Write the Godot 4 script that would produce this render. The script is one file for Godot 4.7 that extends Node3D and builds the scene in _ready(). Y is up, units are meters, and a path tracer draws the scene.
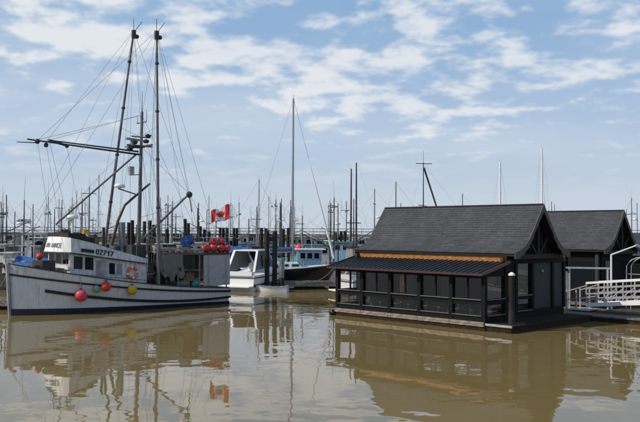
extends Node3D
# A fishing harbour at low tide: a wooden troller, a floating restaurant, moored boats, muddy water.

var M := {}
var rng := RandomNumberGenerator.new()
var used_names := {}
const SKY_X := -22.0
const SKY_Z := 55.0

# ------------------------------------------------------------------ mesh helpers
func new_st() -> SurfaceTool:
	var st := SurfaceTool.new()
	st.begin(Mesh.PRIMITIVE_TRIANGLES)
	st.set_smooth_group(-1)
	return st

func tri(st: SurfaceTool, a: Vector3, b: Vector3, c: Vector3, out: Vector3) -> void:
	if (a - c).cross(a - b).dot(out) < 0.0:
		var k := b
		b = c
		c = k
	st.add_vertex(a)
	st.add_vertex(b)
	st.add_vertex(c)

func quad(st: SurfaceTool, a: Vector3, b: Vector3, c: Vector3, d: Vector3, out: Vector3) -> void:
	tri(st, a, b, c, out)
	tri(st, a, c, d, out)

func box(st: SurfaceTool, c: Vector3, s: Vector3, bs := Basis()) -> void:
	var hx := bs.x * s.x * 0.5
	var hy := bs.y * s.y * 0.5
	var hz := bs.z * s.z * 0.5
	for k in [[hx, hy, hz], [hy, hz, hx], [hz, hx, hy]]:
		for sg in [-1.0, 1.0]:
			var n: Vector3 = k[0] * sg
			var p: Vector3 = c + n
			quad(st, p - k[1] - k[2], p + k[1] - k[2], p + k[1] + k[2], p - k[1] + k[2], n)

func aim(d: Vector3) -> Basis:
	var z := d.normalized()
	var up := Vector3.UP if absf(z.y) < 0.95 else Vector3.RIGHT
	var x := up.cross(z).normalized()
	return Basis(x, z.cross(x), z)

func bar(st: SurfaceTool, a: Vector3, b: Vector3, w: float, h: float) -> void:
	box(st, (a + b) * 0.5, Vector3(w, h, a.distance_to(b)), aim(b - a))

func tube(st: SurfaceTool, pts: Array, rad: Array, n := 8) -> void:
	var rings := []
	for i in pts.size():
		var d: Vector3 = (pts[mini(i + 1, pts.size() - 1)] - pts[maxi(i - 1, 0)])
		var b := aim(d)
		var r: float = rad[mini(i, rad.size() - 1)]
		var ring := []
		for k in n:
			var a := TAU * k / n
			ring.append(pts[i] + (b.x * cos(a) + b.y * sin(a)) * r)
		rings.append(ring)
	st.set_smooth_group(1)
	for i in pts.size() - 1:
		var mid: Vector3 = (pts[i] + pts[i + 1]) * 0.5
		for k in n:
			var p: Vector3 = rings[i][k]
			var q: Vector3 = rings[i][(k + 1) % n]
			var r2: Vector3 = rings[i + 1][(k + 1) % n]
			var s2: Vector3 = rings[i + 1][k]
			quad(st, p, q, r2, s2, (p + q + r2 + s2) * 0.25 - mid)
	st.set_smooth_group(-1)
	for e in [0, pts.size() - 1]:
		var o: Vector3 = pts[0] - pts[1] if e == 0 else pts[e] - pts[e - 1]
		for k in range(1, n - 1):
			tri(st, rings[e][0], rings[e][k], rings[e][k + 1], o)

func cyl(st: SurfaceTool, a: Vector3, b: Vector3, r0: float, r1 := -1.0, n := 8) -> void:
	tube(st, [a, b], [r0, r0 if r1 < 0.0 else r1], n)

func lathe(st: SurfaceTool, c: Vector3, prof: Array, n := 14, bs := Basis()) -> void:
	st.set_smooth_group(1)
	for i in prof.size() - 1:
		var p0: Vector2 = prof[i]
		var p1: Vector2 = prof[i + 1]
		for k in n:
			var a0 := TAU * k / n
			var a1 := TAU * (k + 1) / n
			var d0 := bs.x * cos(a0) + bs.z * sin(a0)
			var d1 := bs.x * cos(a1) + bs.z * sin(a1)
			var e := p1 - p0
			var out := (d0 + d1) * e.y - bs.y * e.x * 2.0
			if (p0.x + p1.x) < 1e-5:
				continue
			if p0.x < 1e-5:
				tri(st, c + bs.y * p0.y, c + d0 * p1.x + bs.y * p1.y, c + d1 * p1.x + bs.y * p1.y, out)
			elif p1.x < 1e-5:
				tri(st, c + d0 * p0.x + bs.y * p0.y, c + d1 * p0.x + bs.y * p0.y, c + bs.y * p1.y, out)
			else:
				quad(st, c + d0 * p0.x + bs.y * p0.y, c + d1 * p0.x + bs.y * p0.y, c + d1 * p1.x + bs.y * p1.y, c + d0 * p1.x + bs.y * p1.y, out)
	st.set_smooth_group(-1)

func ball(st: SurfaceTool, c: Vector3, r: float, n := 14, sy := 1.0) -> void:
	var prof := []
	for i in 9:
		var a := -PI / 2 + PI * i / 8.0
		prof.append(Vector2(maxf(0.0, cos(a)) * r if i > 0 and i < 8 else 0.0, sin(a) * r * sy))
	lathe(st, c, prof, n)

# flat outline (list of points in order, convex) pushed along d
func slab(st: SurfaceTool, pts: Array, d: Vector3) -> void:
	var c := Vector3.ZERO
	for p in pts:
		c += p
	c = c / pts.size() + d * 0.5
	for k in range(1, pts.size() - 1):
		tri(st, pts[0], pts[k], pts[k + 1], -d)
		tri(st, pts[0] + d, pts[k] + d, pts[k + 1] + d, d)
	for k in pts.size():
		var a: Vector3 = pts[k]
		var b: Vector3 = pts[(k + 1) % pts.size()]
		quad(st, a, b, b + d, a + d, (a + b + d) * 0.5 - c)

func part(parent: Node, called: String, st: SurfaceTool, m: Material) -> MeshInstance3D:
	st.generate_normals()
	st.index()
	return mesh_part(parent, called, st.commit(), m)

func mesh_part(parent: Node, called: String, mesh: Mesh, m: Material) -> MeshInstance3D:
	var o := MeshInstance3D.new()
	o.mesh = mesh
	o.material_override = m
	o.name = called
	o.cast_shadow = GeometryInstance3D.SHADOW_CASTING_SETTING_ON
	parent.add_child(o, true)
	return o

func numbered(n: String) -> String:
	if not used_names.has(n):
		used_names[n] = 0
		return n
	used_names[n] += 1
	return "%s_%03d" % [n, used_names[n]]

func thing(called: String, label: String, category: String, at := Vector3.ZERO, turn := 0.0, group := "") -> Node3D:
	var o := Node3D.new()
	o.name = numbered(called)
	add_child(o)
	o.position = at
	o.rotation.y = turn
	tag(o, label, category, group)
	return o

func tag(o: Node, label: String, category: String, group := "") -> void:
	o.set_meta("label", label)
	o.set_meta("category", category)
	if group != "":
		o.set_meta("group", group)

func structure(o: Node) -> void:
	o.set_meta("kind", "structure")

func copy_of(o: Node3D, base: String, at: Vector3, turn: float, label := "") -> Node3D:
	var c: Node3D = o.duplicate()
	c.name = numbered(base)
	add_child(c)
	c.position = at
	c.rotation.y = turn
	if label != "":
		c.set_meta("label", label)
	return c

# quick parts
func pbox(parent: Node, called: String, c: Vector3, s: Vector3, m: Material, bs := Basis()) -> MeshInstance3D:
	var st := new_st()
	box(st, c, s, bs)
	return part(parent, called, st, m)

func pbar(parent: Node, called: String, a: Vector3, b: Vector3, w: float, h: float, m: Material) -> MeshInstance3D:
	var st := new_st()
	bar(st, a, b, w, h)
	return part(parent, called, st, m)

func pcyl(parent: Node, called: String, a: Vector3, b: Vector3, r0: float, r1: float, m: Material, n := 8) -> MeshInstance3D:
	var st := new_st()
	cyl(st, a, b, r0, r1, n)
	return part(parent, called, st, m)

func wire(parent: Node, a: Vector3, b: Vector3, r := 0.0065, called := "stay", sag := 0.0) -> void:
	var st := new_st()
	if sag == 0.0:
		cyl(st, a, b, r, r, 4)
	else:
		var pts := []
		for i in 7:
			var t := i / 6.0
			pts.append(a.lerp(b, t) - Vector3(0, sag * 4.0 * t * (1.0 - t), 0))
		tube(st, pts, [r], 4)
	part(parent, called, st, M.wire)

# ------------------------------------------------------------------ materials
func lin(r: float, g: float, b: float) -> Color:
	return Color(r, g, b).linear_to_srgb()

func noise_tex(seed_: int, freq: float, lo: float, hi: float, size := 256, oct := 4, warm := 0.0) -> ImageTexture:
	var n := FastNoiseLite.new()
	n.seed = seed_
	n.frequency = freq
	n.fractal_octaves = oct
	n.noise_type = FastNoiseLite.TYPE_SIMPLEX_SMOOTH
	var im := n.get_seamless_image(size, size)
	im.convert(Image.FORMAT_RGB8)
	var d := im.get_data()
	for i in size * size:
		var v := d[i * 3] / 255.0
		v = lerpf(lo, hi, v)
		d[i * 3] = int(clampf(v * (1.0 + warm), 0, 1) * 255.0)
		d[i * 3 + 1] = int(clampf(v, 0, 1) * 255.0)
		d[i * 3 + 2] = int(clampf(v * (1.0 - warm), 0, 1) * 255.0)
	return ImageTexture.create_from_image(Image.create_from_data(size, size, false, Image.FORMAT_RGB8, d))

# pale paint with rust and dirt runs: brown where a tall narrow noise is high
func streak_tex(seed_: int) -> ImageTexture:
	var size := 512
	var n := FastNoiseLite.new()
	n.seed = seed_
	n.frequency = 0.03
	n.fractal_octaves = 4
	var im := n.get_seamless_image(size, size)
	n.seed = seed_ + 5
	n.frequency = 0.008
	var im2 := n.get_seamless_image(size, size)
	im.convert(Image.FORMAT_L8)
	im2.convert(Image.FORMAT_L8)
	var a := im.get_data()
	var b := im2.get_data()
	var out := PackedByteArray()
	out.resize(size * size * 3)
	for i in size * size:
		var v := a[i] / 255.0
		var w := b[i] / 255.0
		var k := clampf((v - 0.62) * 5.0, 0, 1) * clampf((w - 0.4) * 3.0, 0, 1) * 0.55
		var g := 0.88 + 0.12 * (1.0 - v)
		out[i * 3] = int(255.0 * lerpf(g, 0.62, k))
		out[i * 3 + 1] = int(255.0 * lerpf(g, 0.47, k))
		out[i * 3 + 2] = int(255.0 * lerpf(g, 0.34, k))
	return ImageTexture.create_from_image(Image.create_from_data(size, size, false, Image.FORMAT_RGB8, out))

func mat(c: Color, rough := 0.6, metal := 0.0, tex: Texture2D = null, sc := Vector3.ONE) -> StandardMaterial3D:
	var m := StandardMaterial3D.new()
	m.albedo_color = c
	m.roughness = rough
	m.metallic = metal
	if tex:
		m.albedo_texture = tex
		m.uv1_triplanar = true
		m.uv1_scale = sc
	return m

func make_materials() -> void:
	var fine := noise_tex(3, 0.03, 0.72, 1.0)
	var patch := noise_tex(8, 0.012, 0.62, 1.0, 256, 5)
	var wood := noise_tex(12, 0.02, 0.55, 1.0, 256, 4, 0.06)
	var streak := streak_tex(21)
	var scuff := noise_tex(66, 0.018, 0.7, 1.1, 256, 5)
	M.hull_white = mat(lin(0.66, 0.66, 0.66), 0.45, 0, streak, Vector3(0.5, 0.07, 0.5))
	M.white = mat(lin(0.76, 0.76, 0.75), 0.4, 0, fine, Vector3(0.6, 0.2, 0.6))
	M.white_clean = mat(lin(0.8, 0.8, 0.8), 0.3)
	M.cream = mat(lin(0.6, 0.56, 0.45), 0.5, 0, fine, Vector3(0.6, 0.3, 0.6))
	M.pale_grey = mat(lin(0.45, 0.46, 0.47), 0.5, 0, patch, Vector3(0.5, 0.2, 0.5))
	M.panel_grey = mat(lin(0.42, 0.42, 0.43), 0.55, 0, streak, Vector3(0.6, 0.15, 0.6))
	M.navy = mat(lin(0.012, 0.016, 0.035), 0.4, 0, patch, Vector3(0.6, 0.6, 0.6))
	M.black = mat(lin(0.015, 0.015, 0.016), 0.5, 0, patch, Vector3(0.8, 0.8, 0.8))
	M.gloss_black = mat(lin(0.012, 0.012, 0.013), 0.15)
	M.dark_grey = mat(lin(0.05, 0.05, 0.052), 0.6, 0, patch, Vector3(0.7, 0.7, 0.7))
	M.deck = mat(lin(0.2, 0.19, 0.17), 0.8, 0, wood, Vector3(0.5, 0.5, 2.0))
	M.deck_boat = mat(lin(0.25, 0.24, 0.22), 0.8, 0, patch, Vector3(0.7, 0.7, 0.7))
	M.weathered = mat(lin(0.36, 0.35, 0.33), 0.85, 0, wood, Vector3(0.5, 3.0, 3.0))
	M.pile = mat(lin(0.02, 0.017, 0.014), 0.9, 0, wood, Vector3(3.0, 0.3, 3.0))
	M.pile_cap = mat(lin(0.3, 0.29, 0.26), 0.8, 0, patch, Vector3(2, 2, 2))
	M.barnacle = mat(lin(0.04, 0.037, 0.03), 0.95, 0, patch, Vector3(2.5, 2.5, 2.5))
	M.steel = mat(lin(0.34, 0.35, 0.36), 0.5, 0.6, patch, Vector3(1, 0.3, 1))
	M.spar = mat(lin(0.21, 0.205, 0.2), 0.5, 0.3, patch, Vector3(1, 0.2, 1))
	M.dark_spar = mat(lin(0.05, 0.045, 0.045), 0.6, 0, patch, Vector3(1, 0.2, 1))
	M.brown_spar = mat(lin(0.13, 0.08, 0.05), 0.6, 0, wood, Vector3(1, 0.2, 1))
	M.alloy_mast = mat(lin(0.32, 0.33, 0.35), 0.4, 0.5)
	M.white_mast = mat(lin(0.8, 0.8, 0.8), 0.35)
	M.wire = mat(lin(0.24, 0.24, 0.25), 0.6, 0.2)
	M.rope = mat(lin(0.35, 0.3, 0.22), 0.9)
	M.galvanised = mat(lin(0.62, 0.63, 0.64), 0.4, 0.35, fine, Vector3(1, 1, 1))
	M.pink = mat(lin(0.75, 0.07, 0.11), 0.55, 0, scuff, Vector3(1.6, 1.6, 1.6))
	M.red = mat(lin(0.72, 0.05, 0.03), 0.55, 0, scuff, Vector3(1.6, 1.6, 1.6))
	M.orange = mat(lin(0.8, 0.13, 0.04), 0.4)
	M.yellow = mat(lin(0.7, 0.42, 0.02), 0.55, 0, scuff, Vector3(1.6, 1.6, 1.6))
	M.buoy_green = mat(lin(0.2, 0.42, 0.22), 0.55, 0, scuff, Vector3(1.6, 1.6, 1.6))
	M.dark_red = mat(lin(0.06, 0.022, 0.018), 0.6, 0, patch, Vector3(1, 1, 1))
	M.dodger = mat(lin(0.03, 0.019, 0.016), 0.7, 0, patch, Vector3(1, 1, 1))
	M.tarp_blue = mat(lin(0.03, 0.16, 0.5), 0.5, 0, fine, Vector3(1.5, 1.5, 1.5))
	M.light_blue = mat(lin(0.28, 0.5, 0.72), 0.45, 0, fine, Vector3(0.6, 0.3, 0.6))
	M.curtain = mat(lin(0.3, 0.36, 0.42), 0.8, 0, fine, Vector3(2, 2, 2))
	M.teal = mat(lin(0.08, 0.38, 0.33), 0.5, 0, fine, Vector3(0.8, 0.8, 0.8))
	M.mid_blue = mat(lin(0.04, 0.1, 0.25), 0.5, 0, fine, Vector3(0.8, 0.8, 0.8))
	M.canvas = mat(lin(0.2, 0.21, 0.23), 0.85, 0, fine, Vector3(2, 2, 2))
	M.net_dark = mat(lin(0.05, 0.07, 0.05), 0.95, 0, noise_tex(40, 0.09, 0.3, 1.0, 256, 3), Vector3(1.6, 1.6, 1.6))
	M.net_pale = mat(lin(0.36, 0.37, 0.33), 0.95, 0, noise_tex(41, 0.09, 0.35, 1.0, 256, 3), Vector3(1.6, 1.6, 1.6))
	M.plywood = mat(lin(0.24, 0.16, 0.09), 0.75, 0, wood, Vector3(3, 0.6, 3))
	M.cedar = mat(lin(0.5, 0.24, 0.07), 0.6, 0, wood, Vector3(0.5, 4.0, 4.0))
	M.house_wall = mat(lin(0.013, 0.014, 0.015), 0.7, 0, fine, Vector3(1.5, 0.4, 1.5))
	M.house_panel = mat(lin(0.062, 0.072, 0.072), 0.6, 0, fine, Vector3(1.5, 0.4, 1.5))
	M.house_trim = mat(lin(0.032, 0.028, 0.026), 0.55, 0, fine, Vector3(1.5, 1.0, 1.5))
	M.barge = mat(lin(0.085, 0.068, 0.054), 0.6, 0, fine, Vector3(1.5, 1.0, 1.5))
	M.sill = mat(lin(0.16, 0.16, 0.16), 0.4, 0, fine, Vector3(2, 2, 2))
	M.copper = mat(lin(0.075, 0.034, 0.025), 0.45, 0.2)
	M.roof_metal = mat(lin(0.03, 0.034, 0.042), 0.42, 0.35, patch, Vector3(0.6, 0.6, 0.6))
	M.shingle = mat(Color.WHITE, 0.95, 0, noise_tex(55, 0.12, 0.6, 1.0, 256, 3), Vector3(1.3, 1.3, 1.3))
	M.shingle.vertex_color_use_as_albedo = true
	M.floatwood = mat(lin(0.045, 0.038, 0.03), 0.9, 0, wood, Vector3(0.5, 2, 2))
	M.concrete = mat(lin(0.36, 0.35, 0.33), 0.85, 0, patch, Vector3(0.1, 0.3, 0.1))
	M.rock = mat(lin(0.05, 0.048, 0.042), 0.95, 0, patch, Vector3(0.2, 0.4, 0.2))
	M.leaf = mat(lin(0.05, 0.08, 0.035), 0.8)
	M.flag_red = mat(lin(0.62, 0.02, 0.03), 0.7)
	M.flag_red.backlight = Color(0.5, 0.02, 0.03)
	M.flag_white = mat(lin(0.78, 0.78, 0.78), 0.7)
	M.flag_white.backlight = Color(0.5, 0.5, 0.5)
	M.text_black = mat(lin(0.015, 0.015, 0.018), 0.6)
	M.text_grey = mat(lin(0.14, 0.16, 0.22), 0.6)
	M.interior = mat(lin(0.07, 0.06, 0.05), 0.8)
	M.seat = mat(lin(0.1, 0.07, 0.05), 0.5)
	M.tan = mat(lin(0.55, 0.36, 0.13), 0.6, 0, wood, Vector3(2, 0.6, 2))
	for k in ["house_wall", "house_panel", "house_trim", "floatwood", "interior"]:
		M[k].metallic_specular = 0.25
	var g := StandardMaterial3D.new()
	g.albedo_color = Color(0.05, 0.06, 0.06, 0.14)
	g.transparency = BaseMaterial3D.TRANSPARENCY_ALPHA
	g.roughness = 0.03
	g.metallic_specular = 1.0
	M.glass = g
	M.dark_glass = mat(lin(0.012, 0.015, 0.018), 0.06)
	M.dark_glass.metallic_specular = 0.3

# ------------------------------------------------------------------ sky
func sky_image() -> Image:
	var w := 4096
	var h := 2048
	var im := Image.create(w, h, false, Image.FORMAT_RGB8)
	im.fill(lin(0.36, 0.4, 0.45))
	var big := FastNoiseLite.new()
	big.seed = 17
	big.frequency = 0.42
	big.fractal_octaves = 3
	var puff := FastNoiseLite.new()
	puff.seed = 5
	puff.frequency = 3.1
	puff.fractal_octaves = 5
	puff.fractal_gain = 0.62
	var veil := FastNoiseLite.new()
	veil.seed = 31
	veil.frequency = 0.3
	veil.fractal_octaves = 5
	var full := int(1024 - 1024 * 24.0 / 90.0)
	var row := 0
	while row < 1024:
		var step := 1 if row >= full else 4
		var el := PI / 2 - (row + step * 0.5) / 1024.0 * PI / 2
		var y := sin(el)
		var ce := cos(el)
		var deg := rad_to_deg(el)
		# clear air: pale at the horizon, blue above
		var base := Vector3(0.56, 0.64, 0.73)
		base = base.lerp(Vector3(0.42, 0.55, 0.73), smoothstep(1.0, 8.0, deg))
		base = base.lerp(Vector3(0.25, 0.42, 0.66), smoothstep(6.0, 17.0, deg))
		base = base.lerp(Vector3(0.11, 0.24, 0.50), smoothstep(16.0, 70.0, deg))
		var far := 1.0 / (y + 0.13)
		var low := smoothstep(1.0, 8.0, deg)
		var col := 0
		while col < w:
			var az := TAU * (col + step * 0.5) / w
			var px := sin(az) * ce * far
			var pz := cos(az) * ce * far
			var cov := big.get_noise_2d(px + SKY_X, pz + SKY_Z)
			var v := puff.get_noise_2d(px + cov * 0.12, pz)
			var d := smoothstep(-0.05, 0.8, v * 1.2 + cov * 1.0 - 0.05) * 0.88
			var ve := veil.get_noise_2d(px * 0.7, pz * 1.3)
			d = d * low + smoothstep(-0.15, 0.6, ve) * 0.34
			d = clampf(d, 0.0, 0.95)
			var cl := Vector3(0.79, 0.82, 0.86).lerp(Vector3(0.60, 0.67, 0.76), 1.0 - low)
			var c := base.lerp(cl, d)
			var rgb := lin(c.x, c.y, c.z)
			if step == 1:
				im.set_pixel(col, row, rgb)
			else:
				im.fill_rect(Rect2i(col, row, step, step), rgb)
			col += step
		row += step
	return im

# ------------------------------------------------------------------ water
func make_water() -> void:
	var size := 1024
	var tile := 26.0
	var n := FastNoiseLite.new()
	n.noise_type = FastNoiseLite.TYPE_SIMPLEX_SMOOTH
	n.seed = 9
	n.frequency = 0.02          # in texels: about 1.3 m
	n.fractal_octaves = 3
	n.fractal_gain = 0.42
	var a := n.get_seamless_image(size, size)
	n.seed = 71
	n.frequency = 0.0035
	n.fractal_octaves = 2
	var b := n.get_seamless_image(size, size)
	a.convert(Image.FORMAT_L8)
	b.convert(Image.FORMAT_L8)
	var da := a.get_data()
	var db := b.get_data()
	var hgt := PackedFloat32Array()
	hgt.resize(size * size)
	for i in size * size:
		var calm := 0.25 + 0.9 * smoothstep(0.35, 0.75, db[i] / 255.0)
		hgt[i] = (da[i] / 255.0) * calm + db[i] / 255.0 * 0.8
	# smooth (the noise came in bytes), then slopes
	var sm := PackedFloat32Array()
	sm.resize(size * size)
	for j in size:
		var j0 := j * size
		var j1 := ((j + 2) % size) * size
		var j2 := ((j + size - 2) % size) * size
		for i in size:
			var e := (i + 2) % size
			var w := (i + size - 2) % size
			sm[j0 + i] = (hgt[j0 + i] * 2.0 + hgt[j0 + e] + hgt[j0 + w] + hgt[j1 + i] + hgt[j2 + i]) / 6.0
	var out := PackedByteArray()
	out.resize(size * size * 3)
	for j in size:
		for i in size:
			var dx := sm[j * size + (i + 3) % size] - sm[j * size + (i + size - 3) % size]
			var dy := sm[((j + 3) % size) * size + i] - sm[((j + size - 3) % size) * size + i]
			var v := Vector3(-dx * 5.0, dy * 5.0, 1.0).normalized()
			var k := (j * size + i) * 3
			out[k] = int(clampf(v.x * 0.5 + 0.5, 0, 1) * 255.0 + 0.5)
			out[k + 1] = int(clampf(v.y * 0.5 + 0.5, 0, 1) * 255.0 + 0.5)
			out[k + 2] = int(clampf(v.z * 0.5 + 0.5, 0, 1) * 255.0 + 0.5)
	var m := StandardMaterial3D.new()
	m.albedo_color = lin(0.19, 0.14, 0.056)
	m.roughness = 0.02
	m.metallic_specular = 0.42
	m.normal_enabled = true
	m.normal_texture = ImageTexture.create_from_image(Image.create_from_data(size, size, false, Image.FORMAT_RGB8, out))
	m.normal_scale = 0.0105
	var st := SurfaceTool.new()
	st.begin(Mesh.PRIMITIVE_TRIANGLES)
	var xs := [-3000.0, -200.0, 200.0, 3000.0]
	var zs := [60.0, -200.0, -4000.0]
	for i in 3:
		for j in 2:
			var c := [Vector2(xs[i], zs[j]), Vector2(xs[i], zs[j + 1]), Vector2(xs[i + 1], zs[j + 1]), Vector2(xs[i + 1], zs[j])]
			for k in [0, 1, 2, 0, 2, 3]:
				st.set_uv(c[k] / tile)
				st.set_normal(Vector3.UP)
				st.add_vertex(Vector3(c[k].x, 0, c[k].y))
	st.generate_tangents()
	var o := mesh_part(self, "water", st.commit(), m)
	structure(o)
	o.set_meta("label", "calm muddy brown harbour water with soft ripples")

# ------------------------------------------------------------------ hulls
class Hull:
	var length := 10.0
	var beam := 3.0
	var stern := 0.9
	var mid := 1.2
	var bow := 2.0
	var rake := 0.5
	var transom := 0.8
	var flare := 0.78
	var fine := 2.2
	func sheer(t: float) -> float:
		# parabola through stern (0), mid (0.45), bow (1)
		var a := (bow - stern - (mid - stern) / 0.45) / (1.0 - 0.45)
		var b := (mid - stern) / 0.45 - a * 0.45
		return stern + b * t + a * t * t
	func half(t: float, y: float) -> float:
		var b := beam * 0.5
		if t < 0.45:
			b *= lerpf(transom, 1.0, sin(t / 0.45 * PI / 2))
		else:
			b *= pow(maxf(0.0, 1.0 - pow((t - 0.45) / 0.55, fine)), 0.9)
		var k := clampf(y / sheer(t), -0.4, 1.2)
		var w := lerpf(0.95, flare, t)
		if k < 0.0:
			return b * w * (1.0 + k * 0.3)
		return b * lerpf(w, 1.0, pow(k, 1.15))
	func pt(t: float, y: float, side: float, off := 0.0) -> Vector3:
		var x := t * length + rake * t * t * t * (y / bow)
		return Vector3(x, y, side * (half(t, y) + off))

func hull_shell(h: Hull, n := 22, m := 7) -> SurfaceTool:
	var st := new_st()
	st.set_smooth_group(1)
	for side in [-1.0, 1.0]:
		for i in n:
			var t0 := float(i) / n
			var t1 := float(i + 1) / n
			for j in m:
				var k0 := float(j) / m
				var k1 := float(j + 1) / m
				quad(st, h.pt(t0, lerpf(-0.45, h.sheer(t0), k0), side), h.pt(t1, lerpf(-0.45, h.sheer(t1), k0), side), h.pt(t1, lerpf(-0.45, h.sheer(t1), k1), side), h.pt(t0, lerpf(-0.45, h.sheer(t0), k1), side), Vector3(0.15, 0, side))
	st.set_smooth_group(-1)
	for j in m:
		var y0 := lerpf(-0.45, h.sheer(0), float(j) / m)
		var y1 := lerpf(-0.45, h.sheer(0), float(j + 1) / m)
		quad(st, h.pt(0, y0, -1), h.pt(0, y0, 1), h.pt(0, y1, 1), h.pt(0, y1, -1), Vector3(-1, 0, 0))
	return st

# a band running round the hull: lo and hi are heights at stern, middle and bow; frac makes them shares of the sheer
func hull_band(h: Hull, lo: Array, hi: Array, off: float, t0 := 0.0, t1 := 1.0, transom := true, n := 24, sides := [-1.0, 1.0]) -> SurfaceTool:
	var st := new_st()
	var at := func(a: Array, t: float) -> float:   # parabola through the three heights
		return a[0] * (1.0 - t) * (1.0 - 2.0 * t) + a[1] * 4.0 * t * (1.0 - t) + a[2] * t * (2.0 * t - 1.0)
	for side in sides:
		for i in n:
			var a := lerpf(t0, t1, float(i) / n)
			var b := lerpf(t0, t1, float(i + 1) / n)
			var al: float = at.call(lo, a)
			var ah: float = at.call(hi, a)
			var bl: float = at.call(lo, b)
			var bh: float = at.call(hi, b)
			var o := Vector3(0.15, 0, side)
			quad(st, h.pt(a, al, side, off), h.pt(b, bl, side, off), h.pt(b, bh, side, off), h.pt(a, ah, side, off), o)
			quad(st, h.pt(a, ah, side, off), h.pt(b, bh, side, off), h.pt(b, bh, side, -0.01), h.pt(a, ah, side, -0.01), Vector3.UP)
			quad(st, h.pt(a, al, side, off), h.pt(b, bl, side, off), h.pt(b, bl, side, -0.01), h.pt(a, al, side, -0.01), Vector3.DOWN)
	if transom:
		var l: float = at.call(lo, 0.0)
		var u: float = at.call(hi, 0.0)
		var w := h.half(0, u) + off
		box(st, Vector3(-off * 0.5, (l + u) * 0.5, 0), Vector3(off, u - l, w * 2))
	return st

func hull_cap(h: Hull, w := 0.12, thick := 0.05, n := 24) -> SurfaceTool:
	var st := new_st()
	for side in [-1.0, 1.0]:
		for i in n:
			var a := float(i) / n * 0.992
			var b := float(i + 1) / n * 0.992
			var pa := h.pt(a, h.sheer(a), side, 0.03)
			var pb := h.pt(b, h.sheer(b), side, 0.03)
			var qa := Vector3(pa.x, pa.y, side * maxf(0.0, absf(pa.z) - w))
			var qb := Vector3(pb.x, pb.y, side * maxf(0.0, absf(pb.z) - w))
			var up := Vector3(0, thick, 0)
			quad(st, pa + up, pb + up, qb + up, qa + up, Vector3.UP)
			quad(st, pa, pb, pb + up, pa + up, Vector3(0.1, 0, side))
			quad(st, qa, qb, qb + up, qa + up, Vector3(0, 0, -side))
	box(st, Vector3(0.05, h.stern + thick * 0.5, 0), Vector3(0.16, thick, h.half(0, h.stern) * 2))
	return st

func hull_deck(h: Hull, drop: float, n := 20) -> SurfaceTool:
	var st := new_st()
	for i in n:
		var a := float(i) / n * 0.99
		var b := float(i + 1) / n * 0.99
		var ya := h.sheer(a) - drop
		var yb := h.sheer(b) - drop
		quad(st, h.pt(a, ya, -1), h.pt(b, yb, -1), h.pt(b, yb, 1), h.pt(a, ya, 1), Vector3.UP)
	return st

# four-cornered house on deck: bottom outline and top outline (x0,x1,half width), front edge raked
func cabin(st: SurfaceTool, x0: float, x1: float, w: float, y0: float, y1: float, rake_f := 0.0, rake_a := 0.0, tuck := 0.0) -> void:
	var b := [Vector3(x0, y0, -w), Vector3(x1, y0, -w), Vector3(x1, y0, w), Vector3(x0, y0, w)]
	var w2 := w - tuck
	var t := [Vector3(x0 + rake_a, y1, -w2), Vector3(x1 - rake_f, y1, -w2), Vector3(x1 - rake_f, y1, w2), Vector3(x0 + rake_a, y1, w2)]
	var c := Vector3((x0 + x1) * 0.5, (y0 + y1) * 0.5, 0)
	for k in 4:
		var j := (k + 1) % 4
		quad(st, b[k], b[j], t[j], t[k], (b[k] + b[j] + t[j] + t[k]) * 0.25 - c)
	quad(st, t[0], t[1], t[2], t[3], Vector3.UP)
	quad(st, b[0], b[1], b[2], b[3], Vector3.DOWN)

# window with frame, glass 12 mm proud, on a wall spanned by two edge vectors
func window(parent: Node, c: Vector3, u: Vector3, v: Vector3, out: Vector3, frame: Material, glass: Material) -> void:
	var st := new_st()
	var o := out.normalized()
	for s in [-1.0, 1.0]:
		bar(st, c + u * s - v, c + u * s + v, 0.04, 0.04)
		bar(st, c + v * s - u, c + v * s + u, 0.04, 0.04)
	var f := part(parent, "window", st, frame)
	var g := new_st()
	quad(g, c - u - v + o * 0.012, c + u - v + o * 0.012, c + u + v + o * 0.012, c - u + v + o * 0.012, o)
	part(f, "pane", g, glass)

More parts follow.
